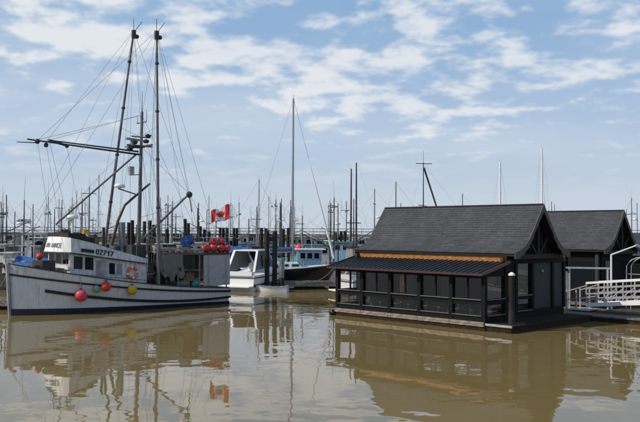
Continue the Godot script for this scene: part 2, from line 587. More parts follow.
# a moored working boat seen at a distance; +x is the bow, origin at the stern on the water
func work_boat(called: String, label: String, category: String, at: Vector3, turn: float, o: Dictionary) -> Node3D:
	var t := thing(called, label, category, at, turn, o.get("group", ""))
	var h := Hull.new()
	h.length = o.get("length", 10.0)
	h.beam = o.get("beam", 3.2)
	h.stern = o.get("stern", 0.9)
	h.mid = o.get("mid", 1.1)
	h.bow = o.get("bow", 1.9)
	h.rake = 0.5
	var L := h.length
	part(t, "hull", hull_shell(h, 16, 5), o.get("hull", M.white))
	part(t, "boot_stripe", hull_band(h, [-0.1, -0.1, -0.1], [0.18, 0.18, 0.2], 0.012, 0, 1, true, 16), o.get("boot", M.navy))
	part(t, "rub_rail", hull_band(h, [h.stern - 0.16, h.sheer(0.5) - 0.16, h.bow - 0.2], [h.stern - 0.08, h.sheer(0.5) - 0.08, h.bow - 0.1], 0.04, 0, 0.99, true, 16), o.get("trim", M.black))
	part(t, "cap_rail", hull_cap(h, 0.1, 0.05, 16), o.get("trim", M.black))
	part(t, "deck", hull_deck(h, 0.4, 12), M.deck_boat)
	var x0: float = o.get("cab0", 0.45) * L
	var x1: float = o.get("cab1", 0.72) * L
	var w: float = o.get("cabw", 0.34) * h.beam
	var dk := h.sheer(0.5) - 0.45
	var ct: float = o.get("cabtop", 3.0)
	var st := new_st()
	cabin(st, x0, x1, w, dk, ct, o.get("rake", 0.15), 0.0, 0.05)
	part(t, "wheelhouse", st, o.get("cab", M.white))
	st = new_st()
	box(st, Vector3((x0 + x1) * 0.5 + 0.05, ct + 0.05, 0), Vector3(x1 - x0 + 0.45, 0.09, w * 2 + 0.25))
	part(t, "wheelhouse_roof", st, o.get("roof", o.get("cab", M.white)))
	var wy := ct - 0.5
	for s in [-1.0, 1.0]:
		var nw := 3
		for k in nw:
			var cx := lerpf(x0 + 0.4, x1 - 0.5, float(k) / (nw - 1))
			window(t, Vector3(cx, wy, s * (w - 0.025)), Vector3((x1 - x0) / nw * 0.34, 0, 0), Vector3(0, 0.27, 0), Vector3(0, 0, s), M.white, M.dark_glass)
	for k in 3:
		window(t, Vector3(x1 - o.get("rake", 0.15) * 0.8 + 0.03, wy, (k - 1) * w * 0.62), Vector3(0, 0, w * 0.26), Vector3(0, 0.27, 0), Vector3(1, 0, 0), M.white, M.dark_glass)
	if o.has("mast"):
		var mx: float = o.get("mastx", x0 - 0.3)
		var mt: float = o.mast
		var mm: Material = o.get("mastmat", M.spar)
		pcyl(t, "mast", Vector3(mx, dk, 0), Vector3(mx + o.get("lean", 0.0), mt, 0), 0.085, 0.045, mm)
		if o.get("cross", true):
			var cy := lerpf(ct, mt, rng.randf_range(0.4, 0.85))
			var xw := rng.randf_range(0.35, 0.95)
			pcyl(t, "crosstree", Vector3(mx, cy, -1.1), Vector3(mx, cy, 1.1), 0.05, 0.05, mm)
			if rng.randf() < 0.7:
				pcyl(t, "crosstree", Vector3(mx - xw, cy + 0.12, 0), Vector3(mx + xw * rng.randf_range(0.2, 1.0), cy + 0.12, 0), 0.035, 0.035, mm)
				pcyl(t, "antenna", Vector3(mx - xw, cy - rng.randf() * 0.4, 0), Vector3(mx - xw, cy + rng.randf_range(0.3, 1.6), 0), 0.02, 0.012, mm, 5)
			if rng.randf() < 0.4:
				var lst := new_st()
				lathe(lst, Vector3(mx + xw * 0.4, cy + 0.24, 0), [Vector2(0, -0.1), Vector2(0.1, -0.07), Vector2(0.12, 0.05), Vector2(0, 0.12)], 8)
				part(t, "deck_lamp", lst, M.white_clean if rng.randf() < 0.5 else M.dark_spar)
			if rng.randf() < 0.5:
				pcyl(t, "antenna", Vector3(mx, mt, 0), Vector3(mx + rng.randf_range(-0.1, 0.1), mt + rng.randf_range(0.6, 2.2), 0), 0.018, 0.01, M.wire, 5)
			for s in [-1.0, 1.0]:
				wire(t, Vector3(mx, cy, s * 1.1), Vector3(mx - 0.4, h.sheer(0.4), s * h.beam * 0.45))
		if o.get("boom", true):
			pcyl(t, "boom", Vector3(mx, ct - 0.2, 0), Vector3(mx - 3.2, ct + 1.3, 0), 0.05, 0.035, mm)
			wire(t, Vector3(mx, mt - 0.3, 0), Vector3(mx - 3.2, ct + 1.3, 0))
		wire(t, Vector3(mx, mt - 0.1, 0), Vector3(L * 0.98, h.bow, 0))
		wire(t, Vector3(mx, mt - 0.1, 0), Vector3(0.1, h.stern, 0))
		if o.get("radar", false):
			st = new_st()
			lathe(st, Vector3(mx + 0.35, lerpf(ct, mt, 0.45), 0), [Vector2(0, 0), Vector2(0.28, 0.02), Vector2(0.3, 0.1), Vector2(0.24, 0.2), Vector2(0, 0.24)], 12)
			part(t, "radar_dome", st, M.white_clean)
	if o.has("poles"):
		for s in [-1.0, 1.0]:
			var px: float = o.get("mastx", x0 - 0.3)
			pcyl(t, "trolling_pole", Vector3(px, h.sheer(0.45), s * h.beam * o.get("base", 0.46)), Vector3(px + o.get("lean", 0.0), o.poles - (0.7 if s < 0.0 else 0.0), s * h.beam * o.get("spread", 0.2)), o.get("pr", 0.065), o.get("pr", 0.065) * 0.6, o.get("mastmat", M.spar))
			wire(t, Vector3(px, o.poles - 0.2, s * h.beam * 0.2), Vector3(0.3, h.stern, s))
	for k in o.get("whips", 0):
		pcyl(t, "antenna", Vector3(x0 + 0.5 + k * 0.7, ct, w * (0.8 if k % 2 else -0.8)), Vector3(x0 + 0.35 + k * 0.7, ct + 2.6 - k * 0.4, w * (0.8 if k % 2 else -0.8)), 0.018, 0.01, M.white_clean, 5)
	if o.has("tarp"):
		st = new_st()
		var n := 8
		for i in n:
			var ta := lerpf(0.04, o.get("tarp1", 0.42), float(i) / n)
			var tb := lerpf(0.04, o.get("tarp1", 0.42), float(i + 1) / n)
			for s in [-1.0, 1.0]:
				var ra := Vector3(ta * L, h.sheer(ta) + o.get("tarph", 1.0) + 0.06 * sin(i * 2.1), 0)
				var rb := Vector3(tb * L, h.sheer(tb) + o.get("tarph", 1.0) + 0.06 * sin((i + 1) * 2.1), 0)
				quad(st, h.pt(ta, h.sheer(ta) + 0.03, s, 0.06), h.pt(tb, h.sheer(tb) + 0.03, s, 0.06), rb, ra, Vector3(0, 1, s))
		part(t, "tarpaulin", st, o.tarp)
	if o.has("canopy"):
		var cx0: float = o.get("can0", 0.08) * L
		pbox(t, "canopy", Vector3((cx0 + x0) * 0.5, ct - 0.05, 0), Vector3(x0 - cx0 - 0.3, 0.07, w * 2 + 0.1), o.canopy)
		for s in [-1.0, 1.0]:
			for xx in [cx0 + 0.15, (cx0 + x0) * 0.5]:
				pcyl(t, "canopy_post", Vector3(xx, dk, s * w), Vector3(xx, ct - 0.085, s * w), 0.03, 0.03, M.steel, 6)
	return t

# a sailing boat; +x bow, origin at the stern on the water
func sail_boat(called: String, label: String, at: Vector3, turn: float, o: Dictionary) -> Node3D:
	var t := thing(called, label, "sailboat", at, turn, o.get("group", ""))
	var h := Hull.new()
	h.length = o.get("length", 9.5)
	h.beam = o.get("beam", 3.0)
	var fb: float = o.get("free", 0.0)
	h.stern = 0.95 + fb
	h.mid = 0.95 + fb
	h.bow = 1.3 + fb
	h.rake = 0.9
	h.transom = 0.62
	h.flare = 0.8
	var L := h.length
	part(t, "hull", hull_shell(h, 20, 6), o.hull)
	part(t, "toe_rail", hull_cap(h, 0.1, 0.06, 20), M.white_clean)
	part(t, "boot_stripe", hull_band(h, [-0.05, -0.05, -0.05], [0.12, 0.12, 0.12], 0.01), o.get("boot", M.white_clean))
	part(t, "deck", hull_deck(h, 0.02, 16), M.white_clean)
	var st := new_st()
	cabin(st, L * 0.3, L * 0.72, 0.85, 0.9 + fb, 1.5 + fb, 0.5, 0.1, 0.12)
	part(t, "coachroof", st, o.get("cab", M.white_clean))
	for s in [-1.0, 1.0]:
		for k in 3:
			window(t, Vector3(L * 0.38 + k * 0.85, 1.26 + fb, s * 0.79), Vector3(0.3, 0, 0), Vector3(0, 0.09, s * -0.018), Vector3(0, 0.1, s), M.steel, M.dark_glass)
	var mx: float = o.get("mx", 0.6) * L
	var mt: float = o.mast
	var mm: Material = o.get("mastmat", M.alloy_mast)
	pcyl(t, "mast", Vector3(mx, 1.45 + fb, 0), Vector3(mx, mt, 0), o.get("mr", 0.1), o.get("mr", 0.1) * 0.75, mm)
	for k in 2:
		var sy := lerpf(1.5, mt, 0.36 + 0.31 * k)
		var sw := 0.85 - 0.25 * k
		pcyl(t, "spreader", Vector3(mx, sy, -sw), Vector3(mx, sy, sw), 0.03, 0.03, mm, 6)
	for s in [-1.0, 1.0]:
		wire(t, Vector3(mx, mt - 0.1, 0), Vector3(mx, lerpf(1.5, mt, 0.67), s * 0.6), 0.008)
		wire(t, Vector3(mx, lerpf(1.5, mt, 0.67), s * 0.6), Vector3(mx - 0.1, h.sheer(0.6), s * h.half(0.6, 1) * 0.95), 0.008)
	wire(t, Vector3(mx, mt, 0), Vector3(0.1, h.stern, 0), 0.009)
	pcyl(t, "boom", Vector3(mx, 2.35 + fb, 0), Vector3(mx - 3.6, 2.3 + fb, 0), 0.06, 0.06, mm)
	st = new_st()
	tube(st, [Vector3(mx - 0.1, 2.55 + fb, 0), Vector3(mx - 1.8, 2.5 + fb, 0), Vector3(mx - 3.5, 2.42 + fb, 0)], [0.2, 0.17, 0.1], 8)
	part(t, "sail_cover", st, o.get("cover", M.mid_blue))
	var bowp := Vector3(L + 0.75, h.bow + 0.1, 0)
	var head := Vector3(mx + 0.05, mt - 0.15, 0)
	wire(t, head, bowp, 0.012)
	if o.get("furl", true):
		st = new_st()
		var pts := []
		for k in 7:
			pts.append(bowp.lerp(head, 0.03 + 0.6 * k / 6.0))
		tube(st, pts, [0.09, 0.1, 0.09, 0.08, 0.06, 0.045, 0.02], 7)
		part(t, "furled_jib", st, M.white_clean)
	for s in [-1.0, 1.0]:
		for k in 5:
			var tt := 0.08 + 0.2 * k
			var p := h.pt(tt, h.sheer(tt), s, -0.08)
			pcyl(t, "stanchion", p, p + Vector3(0, 0.6, 0), 0.015, 0.015, M.galvanised, 5)
	pcyl(t, "wind_vane", Vector3(mx, mt, 0), Vector3(mx, mt + 0.35, 0), 0.015, 0.008, M.dark_spar, 5)
	return t

# a cabin cruiser; +x bow, origin at the stern on the water
func cruiser(called: String, label: String, at: Vector3, turn: float, o: Dictionary) -> Node3D:
	var t := thing(called, label, "motorboat", at, turn)
	var h := Hull.new()
	h.length = o.get("length", 8.5)
	h.beam = o.get("beam", 3.0)
	h.stern = 1.15
	h.mid = 1.35
	h.bow = 1.75
	h.rake = 0.9
	h.transom = 0.92
	var L := h.length
	part(t, "hull", hull_shell(h, 18, 6), M.white_clean)
	part(t, "rub_rail", hull_band(h, [0.95, 1.1, 1.45], [1.02, 1.17, 1.53], 0.04, 0, 0.99), M.dark_grey)
	for s in [-1.0, 1.0]:
		part(t, "hull_stripe", hull_band(h, [0.3, 0.42, 0.8], [0.5, 0.66, 0.95], 0.02, 0.0, 0.95, false, 24, [s]), o.get("stripe", M.dark_grey))
	part(t, "deck", hull_deck(h, 0.02, 14), M.white_clean)
	pbox(t, "swim_platform", Vector3(-0.35, 0.35, 0), Vector3(0.7, 0.08, h.beam * 0.85), M.white_clean)
	pbox(t, "transom_locker", Vector3(0.18, 1.28, 0), Vector3(0.5, 0.3, h.beam * 0.8), M.white_clean)
	var st := new_st()
	cabin(st, L * 0.45, L * 0.86, 1.05, 1.3, 1.95, 1.5, 0.0, 0.2)
	part(t, "fore_cabin", st, M.white_clean)
	for s in [-1.0, 1.0]:
		window(t, Vector3(L * 0.58, 1.65, s * 0.955), Vector3(0.5, 0, 0), Vector3(0, 0.13, s * -0.04), Vector3(0, 0.3, s), M.dark_grey, M.dark_glass)
	# windscreen, canopy frames, side curtains
	var wt := o.get("top", 2.9) as float
	for s in [-1.0, 1.0]:
		pbar(t, "canopy_frame", Vector3(L * 0.56, 1.9, s * 0.85), Vector3(L * 0.42, wt, s * 0.85), 0.06, 0.06, M.white_clean)
		pbar(t, "canopy_frame", Vector3(0.5, 1.4, s * 1.12), Vector3(L * 0.17, wt, s * 0.95), 0.16, 0.08, M.white_clean)
	st = new_st()
	quad(st, Vector3(L * 0.56, 1.9, -0.85), Vector3(L * 0.56, 1.9, 0.85), Vector3(L * 0.42, wt, 0.85), Vector3(L * 0.42, wt, -0.85), Vector3(1, 1, 0))
	part(t, "windscreen", st, M.dark_glass)
	for s in [-1.0, 1.0]:
		st = new_st()
		quad(st, Vector3(0.7, 1.5, s * 1.1), Vector3(L * 0.55, 1.7, s * 0.95), Vector3(L * 0.42, wt - 0.03, s * 0.9), Vector3(L * 0.18, wt - 0.03, s * 0.97), Vector3(0, 0.2, s))
		part(t, "side_curtain", st, o.get("curtain", M.canvas))
		window(t, Vector3(L * 0.33, 2.2, s * 1.07), Vector3(0.62, 0, 0), Vector3(0, 0.36, s * -0.05), Vector3(0, 0.15, s), M.dark_grey, M.dark_glass)
	st = new_st()
	tube(st, [Vector3(L * 0.17, wt, 0), Vector3(L * 0.3, wt + 0.09, 0), Vector3(L * 0.43, wt, 0)], [0.02], 4)
	box(st, Vector3(L * 0.3, wt + 0.02, 0), Vector3(L * 0.27, 0.09, 2.0))
	part(t, "hard_top", st, o.get("roof", M.white_clean))
	st = new_st()
	for s in [-1.0, 1.0]:
		for k in 6:
			var a := 0.55 + 0.07 * k
			bar(st, h.pt(a, h.sheer(a), s, -0.1), h.pt(a, h.sheer(a) + 0.5, s, -0.15), 0.025, 0.025)
			bar(st, h.pt(a, h.sheer(a) + 0.5, s, -0.15), h.pt(a + 0.07, h.sheer(a + 0.07) + 0.5, s, -0.15), 0.025, 0.025)
	part(t, "bow_rail", st, M.galvanised)
	return t

# ------------------------------------------------------------------ the troller
func make_troller() -> void:
	var at := Vector3(-6.75, 0, -50.6)
	var turn := -2.3803
	var t := thing("fishing_troller", "white wooden fishing troller with black rub rails, tall poles and 02717 on its cabin", "fishing boat", at, turn)
	var h := Hull.new()
	h.length = 12.75
	h.beam = 4.1
	h.stern = 0.95
	h.mid = 1.42
	h.bow = 2.66
	h.rake = 0.2
	h.transom = 0.88
	h.flare = 0.74
	h.fine = 2.6
	part(t, "hull", hull_shell(h, 40, 12), M.hull_white)
	part(t, "boot_stripe", hull_band(h, [-0.12, -0.12, -0.12], [0.17, 0.25, 0.34], 0.035), M.navy)
	part(t, "sheer_guard", hull_band(h, [0.72, h.sheer(0.5) - 0.34, 2.08], [0.84, h.sheer(0.5) - 0.24, 2.18], 0.06), M.black)
	part(t, "rub_rail", hull_band(h, [0.36, 0.47, 1.5], [0.48, 0.62, 1.66], 0.09, 0.0, 0.885), M.black)
	part(t, "cap_rail", hull_cap(h, 0.16, 0.06, 36), M.dark_grey)
	part(t, "deck", hull_deck(h, 0.45, 24), M.deck_boat)
	pbar(t, "stem_post", Vector3(12.78, -0.3, 0), Vector3(12.98, 2.72, 0), 0.14, 0.12, M.pale_grey)
	# ---- wheelhouse
	var top := func(x: float) -> float:
		if x > 9.0:
			return lerpf(3.78, 4.03, (x - 9.0) / 1.2)
		if x > 7.9:
			return lerpf(3.46, 3.78, (x - 7.9) / 1.1)
		return lerpf(2.82, 3.46, (x - 5.5) / 2.4)
	var low := func(x: float) -> float:
		return lerpf(2.58, 3.26, (x - 5.5) / 4.7)
	var st := new_st()
	var xs := [5.5, 6.3, 7.1, 7.9, 8.6, 9.4, 10.15]
	for s in [-1.0, 1.0]:
		for i in xs.size() - 1:
			var a: float = xs[i]
			var b: float = xs[i + 1]
			quad(st, Vector3(a, 0.9, s * 1.32), Vector3(b, 1.0, s * 1.32), Vector3(b, low.call(b) + 0.05, s * 1.3), Vector3(a, low.call(a) + 0.05, s * 1.3), Vector3(0, 0, s))
	quad(st, Vector3(5.5, 0.9, -1.32), Vector3(5.5, 0.9, 1.32), Vector3(5.5, 2.62, 1.3), Vector3(5.5, 2.62, -1.3), Vector3(-1, 0, 0))
	quad(st, Vector3(10.15, 1.0, -1.32), Vector3(10.15, 1.0, 1.32), Vector3(10.15, 3.3, 1.3), Vector3(10.15, 3.3, -1.3), Vector3(1, 0, 0))
	var house := part(t, "wheelhouse", st, M.white)
	# fascia with the number; visor round the front
	st = new_st()
	for s in [-1.0, 1.0]:
		for i in xs.size() - 1:
			var a: float = xs[i]
			var b: float = xs[i + 1]
			var la: float = low.call(a)
			var lb: float = low.call(b)
			var ta: float = top.call(a)
			var tb: float = top.call(b)
			quad(st, Vector3(a, la, s * 1.42), Vector3(b, lb, s * 1.42), Vector3(b, tb, s * 1.36), Vector3(a, ta, s * 1.36), Vector3(0, 0, s))
			quad(st, Vector3(a, la, s * 1.42), Vector3(b, lb, s * 1.42), Vector3(b, lb, s * 1.28), Vector3(a, la, s * 1.28), Vector3.DOWN)
	for i in xs.size() - 1:
		var a: float = xs[i]
		var b: float = xs[i + 1]
		quad(st, Vector3(a, top.call(a), -1.36), Vector3(b, top.call(b), -1.36), Vector3(b, top.call(b), 1.36), Vector3(a, top.call(a), 1.36), Vector3.UP)
	quad(st, Vector3(5.5, 2.58, -1.42), Vector3(5.5, 2.58, 1.42), Vector3(5.5, 2.82, 1.36), Vector3(5.5, 2.82, -1.36), Vector3(-1, 0, 0))
	var fascia := part(t, "roof_fascia", st, M.white)
	st = new_st()
	st.set_smooth_group(1)
	var lowv := []
	var topv := []
	for k in 13:
		var z := lerpf(-1.42, 1.42, k / 12.0)
		var c := pow(absf(z) / 1.42, 2.8)
		lowv.append(Vector3(10.75 - 0.6 * c, 3.26 + 0.02 * (1.0 - c), z))
		topv.append(Vector3(10.42 - 0.27 * c, 4.03 + 0.05 * (1.0 - c), z * 0.958))
	for k in 12:
		quad(st, lowv[k], lowv[k + 1], topv[k + 1], topv[k], Vector3(1, 0, 0))
	st.set_smooth_group(-1)
	for k in 12:
		tri(st, topv[k], topv[k + 1], Vector3(10.15, 4.03, 0), Vector3.UP)
		tri(st, lowv[k], lowv[k + 1], Vector3(10.15, 3.26, 0), Vector3.DOWN)
	var visor := part(t, "visor", st, M.white_clean)
	# dark trim under the fascia
	for s in [-1.0, 1.0]:
		var tr := new_st()
		for i in xs.size() - 1:
			var a: float = xs[i]
			var b: float = xs[i + 1]
			bar(tr, Vector3(a, low.call(a) - 0.03, s * 1.43), Vector3(b, low.call(b) - 0.03, s * 1.43), 0.05, 0.06)
		part(t, "roof_trim", tr, M.black)
	st = new_st()
	for k in 12:
		bar(st, lowv[k] - Vector3(0, 0.025, 0), lowv[k + 1] - Vector3(0, 0.025, 0), 0.05, 0.05)
	part(t, "visor_trim", st, M.dark_grey)
	# lettering
	letters(fascia, "02717", Vector3(8.2, 3.2, -1.425), 0.3, 0.0, M.text_black, PI, -0.145)
	pbox(t, "name_board", Vector3(9.22, 3.33, -1.43), Vector3(0.75, 0.17, 0.05), M.black, Basis(Vector3(0, 0, 1), 0.13))
	var word := "SEA LANCE"
	for k in word.length():
		if word[k] == " ":
			continue
		var z := 0.5 - k * 0.17
		var vx := func(zz: float) -> float:
			var c := pow(absf(zz) / 1.42, 2.8)
			return lerpf(10.75 - 0.6 * c, 10.42 - 0.27 * c, 0.45)
		var g := letters(visor, word[k], Vector3(vx.call(z) + 0.03, 3.63, z), 0.25, 0.0, M.text_grey, PI / 2, 0.0)
		g.rotation = Vector3(-0.4, PI / 2 + atan2(vx.call(z + 0.05) - vx.call(z - 0.05), 0.1), 0)
	# windows: three in front, side pairs, aft one
	for k in 3:
		window(house, Vector3(10.155, 2.9, (k - 1) * 0.84), Vector3(0, 0, 0.34), Vector3(0, 0.3, 0), Vector3(1, 0, 0), M.white, M.dark_glass)
	for s in [-1.0, 1.0]:
		window(house, Vector3(9.7, 2.7, s * 1.312), Vector3(0.28, 0.03, 0), Vector3(0, 0.36, 0), Vector3(0, 0, s), M.white, M.dark_glass)
		window(house, Vector3(9.06, 2.64, s * 1.312), Vector3(0.27, 0.03, 0), Vector3(0, 0.36, 0), Vector3(0, 0, s), M.white, M.dark_glass)
		window(house, Vector3(7.7, 2.33, s * 1.315), Vector3(0.2, 0.02, 0), Vector3(0, 0.33, 0), Vector3(0, 0, s), M.white, M.dark_glass)
		window(house, Vector3(7.25, 2.29, s * 1.315), Vector3(0.2, 0.02, 0), Vector3(0, 0.33, 0), Vector3(0, 0, s), M.white, M.curtain)
	pbox(house, "door", Vector3(8.35, 2.0, -1.33), Vector3(0.62, 1.6, 0.03), M.pale_grey)
	for k in 5:
		pbar(house, "wall_seam", Vector3(5.55, 1.62 + 0.0 * k, -1.325), Vector3(10.1, 2.12, -1.325), 0.02, 0.02, M.dark_grey) if k == 0 else pbar(house, "wall_seam", Vector3(5.9 + k * 0.92, 1.2, -1.325), Vector3(5.9 + k * 0.92, 2.0 + k * 0.02, -1.325), 0.02, 0.02, M.pale_grey)
	pbox(house, "sill_board", Vector3(10.2, 2.45, 0), Vector3(0.1, 0.2, 2.5), M.white_clean)
	# dodger round the roof steering place
	st = new_st()
	for s in [-1.0, 1.0]:
		bar(st, Vector3(8.7, 3.86, s * 1.2), Vector3(10.2, 4.16, s * 1.2), 0.05, 0.26)
	bar(st, Vector3(10.2, 4.16, -1.2), Vector3(10.2, 4.16, 1.2), 0.05, 0.26)
	part(t, "roof_dodger", st, M.dodger)
	pbox(t, "roof_locker", Vector3(9.0, 4.02, 0.4), Vector3(0.8, 0.5, 0.7), M.net_dark)
	pbox(t, "roof_crate", Vector3(8.3, 3.85, -0.2), Vector3(0.5, 0.45, 0.6), M.plywood)
	pcyl(t, "vent_pipe", Vector3(8.0, 3.4, -0.9), Vector3(8.0, 4.6, -0.9), 0.08, 0.08, M.black)
	# radar dome on its post, second scanner
	for r in [[Vector3(9.3, 4.0, 0.2), 1.05, 0.34], [Vector3(6.3, 6.85, 0.4), 0.05, 0.33]]:
		st = new_st()
		var b: Vector3 = r[0]
		cyl(st, b, b + Vector3(0, r[1], 0), 0.07, 0.07)
		var rp := part(t, "radar_post", st, M.white_clean)
		st = new_st()
		var rr: float = r[2]
		lathe(st, b + Vector3(0, r[1], 0), [Vector2(0, 0), Vector2(rr * 0.9, 0.01), Vector2(rr, 0.09), Vector2(rr * 0.85, 0.2), Vector2(0, 0.27)], 16)
		part(rp, "radar_dome", st, M.white_clean)
	# yellow exposure suit hanging on the roof rail
	pbox(t, "yellow_bin", Vector3(8.8, 4.36, -0.3), Vector3(0.26, 0.24, 0.26), M.yellow)
	for k in 3:
		pcyl(t, "antenna", Vector3(10.0 - 0.25 * k, 4.0, 0.9 - k * 0.35), Vector3(10.0 - 0.25 * k, 5.6 + 0.5 * (k % 2), 0.9 - k * 0.35), 0.035, 0.02, M.dark_spar, 6)
	# exhaust stack, tank, winch
	pcyl(t, "exhaust_stack", Vector3(6.3, 2.9, 0.1), Vector3(6.3, 4.9, 0.1), 0.2, 0.19, M.steel, 14)
	pbox(t, "deck_tank", Vector3(5.75, 3.2, -0.3), Vector3(0.9, 0.8, 1.1), M.dark_grey)
	pbox(t, "deck_box", Vector3(5.1, 3.0, 0.5), Vector3(0.7, 0.9, 0.8), M.plywood)
	# ---- mast, poles, booms
	pcyl(t, "mast", Vector3(5.3, 1.2, 0), Vector3(5.12, 11.4, 0), 0.14, 0.08, M.spar, 10)
	pcyl(t, "crosstree", Vector3(5.2, 9.35, -1.25), Vector3(5.2, 9.35, 1.25), 0.06, 0.06, M.spar)
	pcyl(t, "crosstree", Vector3(4.4, 9.38, 0), Vector3(6.1, 9.38, 0), 0.05, 0.05, M.spar)
	pcyl(t, "crosstree", Vector3(4.6, 9.9, 0), Vector3(5.8, 9.9, 0), 0.04, 0.04, M.spar)
	pcyl(t, "crosstree", Vector3(5.15, 10.75, -0.5), Vector3(5.15, 10.75, 0.5), 0.035, 0.035, M.spar)
	pbox(t, "radar_scanner", Vector3(5.75, 9.72, 0.0), Vector3(1.1, 0.12, 0.14), M.pale_grey, Basis(Vector3.UP, 0.3))
	pcyl(t, "scanner_pedestal", Vector3(5.75, 9.35, 0), Vector3(5.75, 9.66, 0), 0.12, 0.1, M.pale_grey)
	pbox(t, "mast_platform", Vector3(5.5, 9.3, 0.1), Vector3(0.9, 0.06, 0.7), M.dark_spar)
	for q in [[5.6, 9.55, 0.0], [4.7, 10.0, 0.0], [5.2, 9.6, -0.6], [5.5, 9.2, 0.7]]:
		var lampst := new_st()
		lathe(lampst, Vector3(q[0], q[1], q[2]), [Vector2(0, -0.12), Vector2(0.14, -0.1), Vector2(0.2, 0.05), Vector2(0, 0.14)], 10)
		part(t, "deck_lamp", lampst, M.dark_spar)
	for q in [[5.12, 11.4, 0.0, 1.2], [5.12, 10.75, 0.5, 0.5], [5.12, 10.75, -0.5, 0.7]]:
		pcyl(t, "antenna", Vector3(q[0], q[1], q[2]), Vector3(q[0], q[1] + q[3], q[2]), 0.02, 0.012, M.dark_spar, 5)
	# scanner bracket
	pbar(t, "scanner_bracket", Vector3(5.25, 6.5, 0.1), Vector3(6.4, 6.85, 0.4), 0.07, 0.07, M.spar)
	pbox(t, "lantern", Vector3(5.7, 7.9, 0.2), Vector3(0.28, 0.5, 0.28), M.pale_grey)
	pbar(t, "lantern_bracket", Vector3(5.2, 7.7, 0.05), Vector3(5.75, 7.65, 0.2), 0.05, 0.05, M.spar)
	var pa0 := Vector3(6.85, 1.7, 1.5)
	var pa1 := Vector3(5.2, 16.35, 0.9)
	var pb0 := Vector3(5.05, 1.35, -1.85)
	var pb1 := Vector3(5.0, 15.95, -1.3)
	for q in [[pa0, pa1], [pb0, pb1]]:
		var a: Vector3 = q[0]
		var b: Vector3 = q[1]
		var pole := pcyl(t, "trolling_pole", a, b, 0.1, 0.06, M.spar, 9)
		for k in 4:
			var c := a.lerp(b, 0.3 + 0.19 * k)
			pcyl(pole, "pole_band", c - Vector3(0, 0.06, 0), c + Vector3(0, 0.06, 0), 0.115, 0.115, M.dark_spar)
		st = new_st()
		box(st, b + Vector3(0, -0.25, 0), Vector3(0.22, 0.5, 0.16))
		cyl(st, b + Vector3(-0.1, 0, 0), b + Vector3(-0.55, 0.6, 0), 0.02, 0.02, 5)
		cyl(st, b, b + Vector3(0.02, 0.7, 0), 0.018, 0.018, 5)
		ball(st, b + Vector3(-0.22, -0.35, 0), 0.13, 8)
		part(pole, "pole_head", st, M.dark_spar)
	# long forward boom pair
	pcyl(t, "forward_boom", Vector3(5.25, 8.85, -0.12), Vector3(12.15, 9.17, -0.35), 0.06, 0.04, M.dark_spar)
	pcyl(t, "forward_boom", Vector3(5.25, 9.05, 0.15), Vector3(10.7, 9.3, 0.4), 0.05, 0.035, M.dark_spar)
	st = new_st()
	ball(st, Vector3(11.6, 9.1, -0.35), 0.14, 8)
	ball(st, Vector3(11.1, 8.95, -0.3), 0.13, 8)
	ball(st, Vector3(9.9, 9.0, -0.25), 0.12, 8)
	box(st, Vector3(10.3, 9.15, 0.0), Vector3(1.0, 0.12, 0.12), Basis(Vector3(0, 0, 1), 0.2))
	cyl(st, Vector3(11.7, 9.02, -0.35), Vector3(12.7, 8.98, -0.35), 0.03, 0.02, 5)
	part(t, "boom_block", st, M.dark_spar)
	# slanting derrick over the wheelhouse, aft boom
	pcyl(t, "derrick", Vector3(5.4, 8.9, 0.1), Vector3(10.2, 4.75, 0.3), 0.06, 0.05, M.spar)
	pcyl(t, "cargo_boom", Vector3(5.5, 3.5, 0), Vector3(1.76, 6.7, 0), 0.085, 0.06, M.spar)
	st = new_st()
	ball(st, Vector3(1.76, 6.65, 0), 0.2, 8)
	cyl(st, Vector3(1.76, 6.6, 0), Vector3(1.55, 5.6, 0), 0.03, 0.03, 5)
	part(t, "boom_block", st, M.dark_spar)
	# curved gooseneck pipe on the mast foot
	st = new_st()
	tube(st, [Vector3(6.9, 3.6, 0.2), Vector3(6.5, 5.0, 0.2), Vector3(6.1, 5.9, 0.15), Vector3(5.5, 6.4, 0.1), Vector3(4.6, 7.2, -0.1)], [0.1, 0.09, 0.08, 0.07, 0.06], 8)
	part(t, "power_block_arm", st, M.brown_spar)
	# rigging
	var bow := Vector3(12.7, 2.75, 0)
	var mt := Vector3(5.13, 11.2, 0)
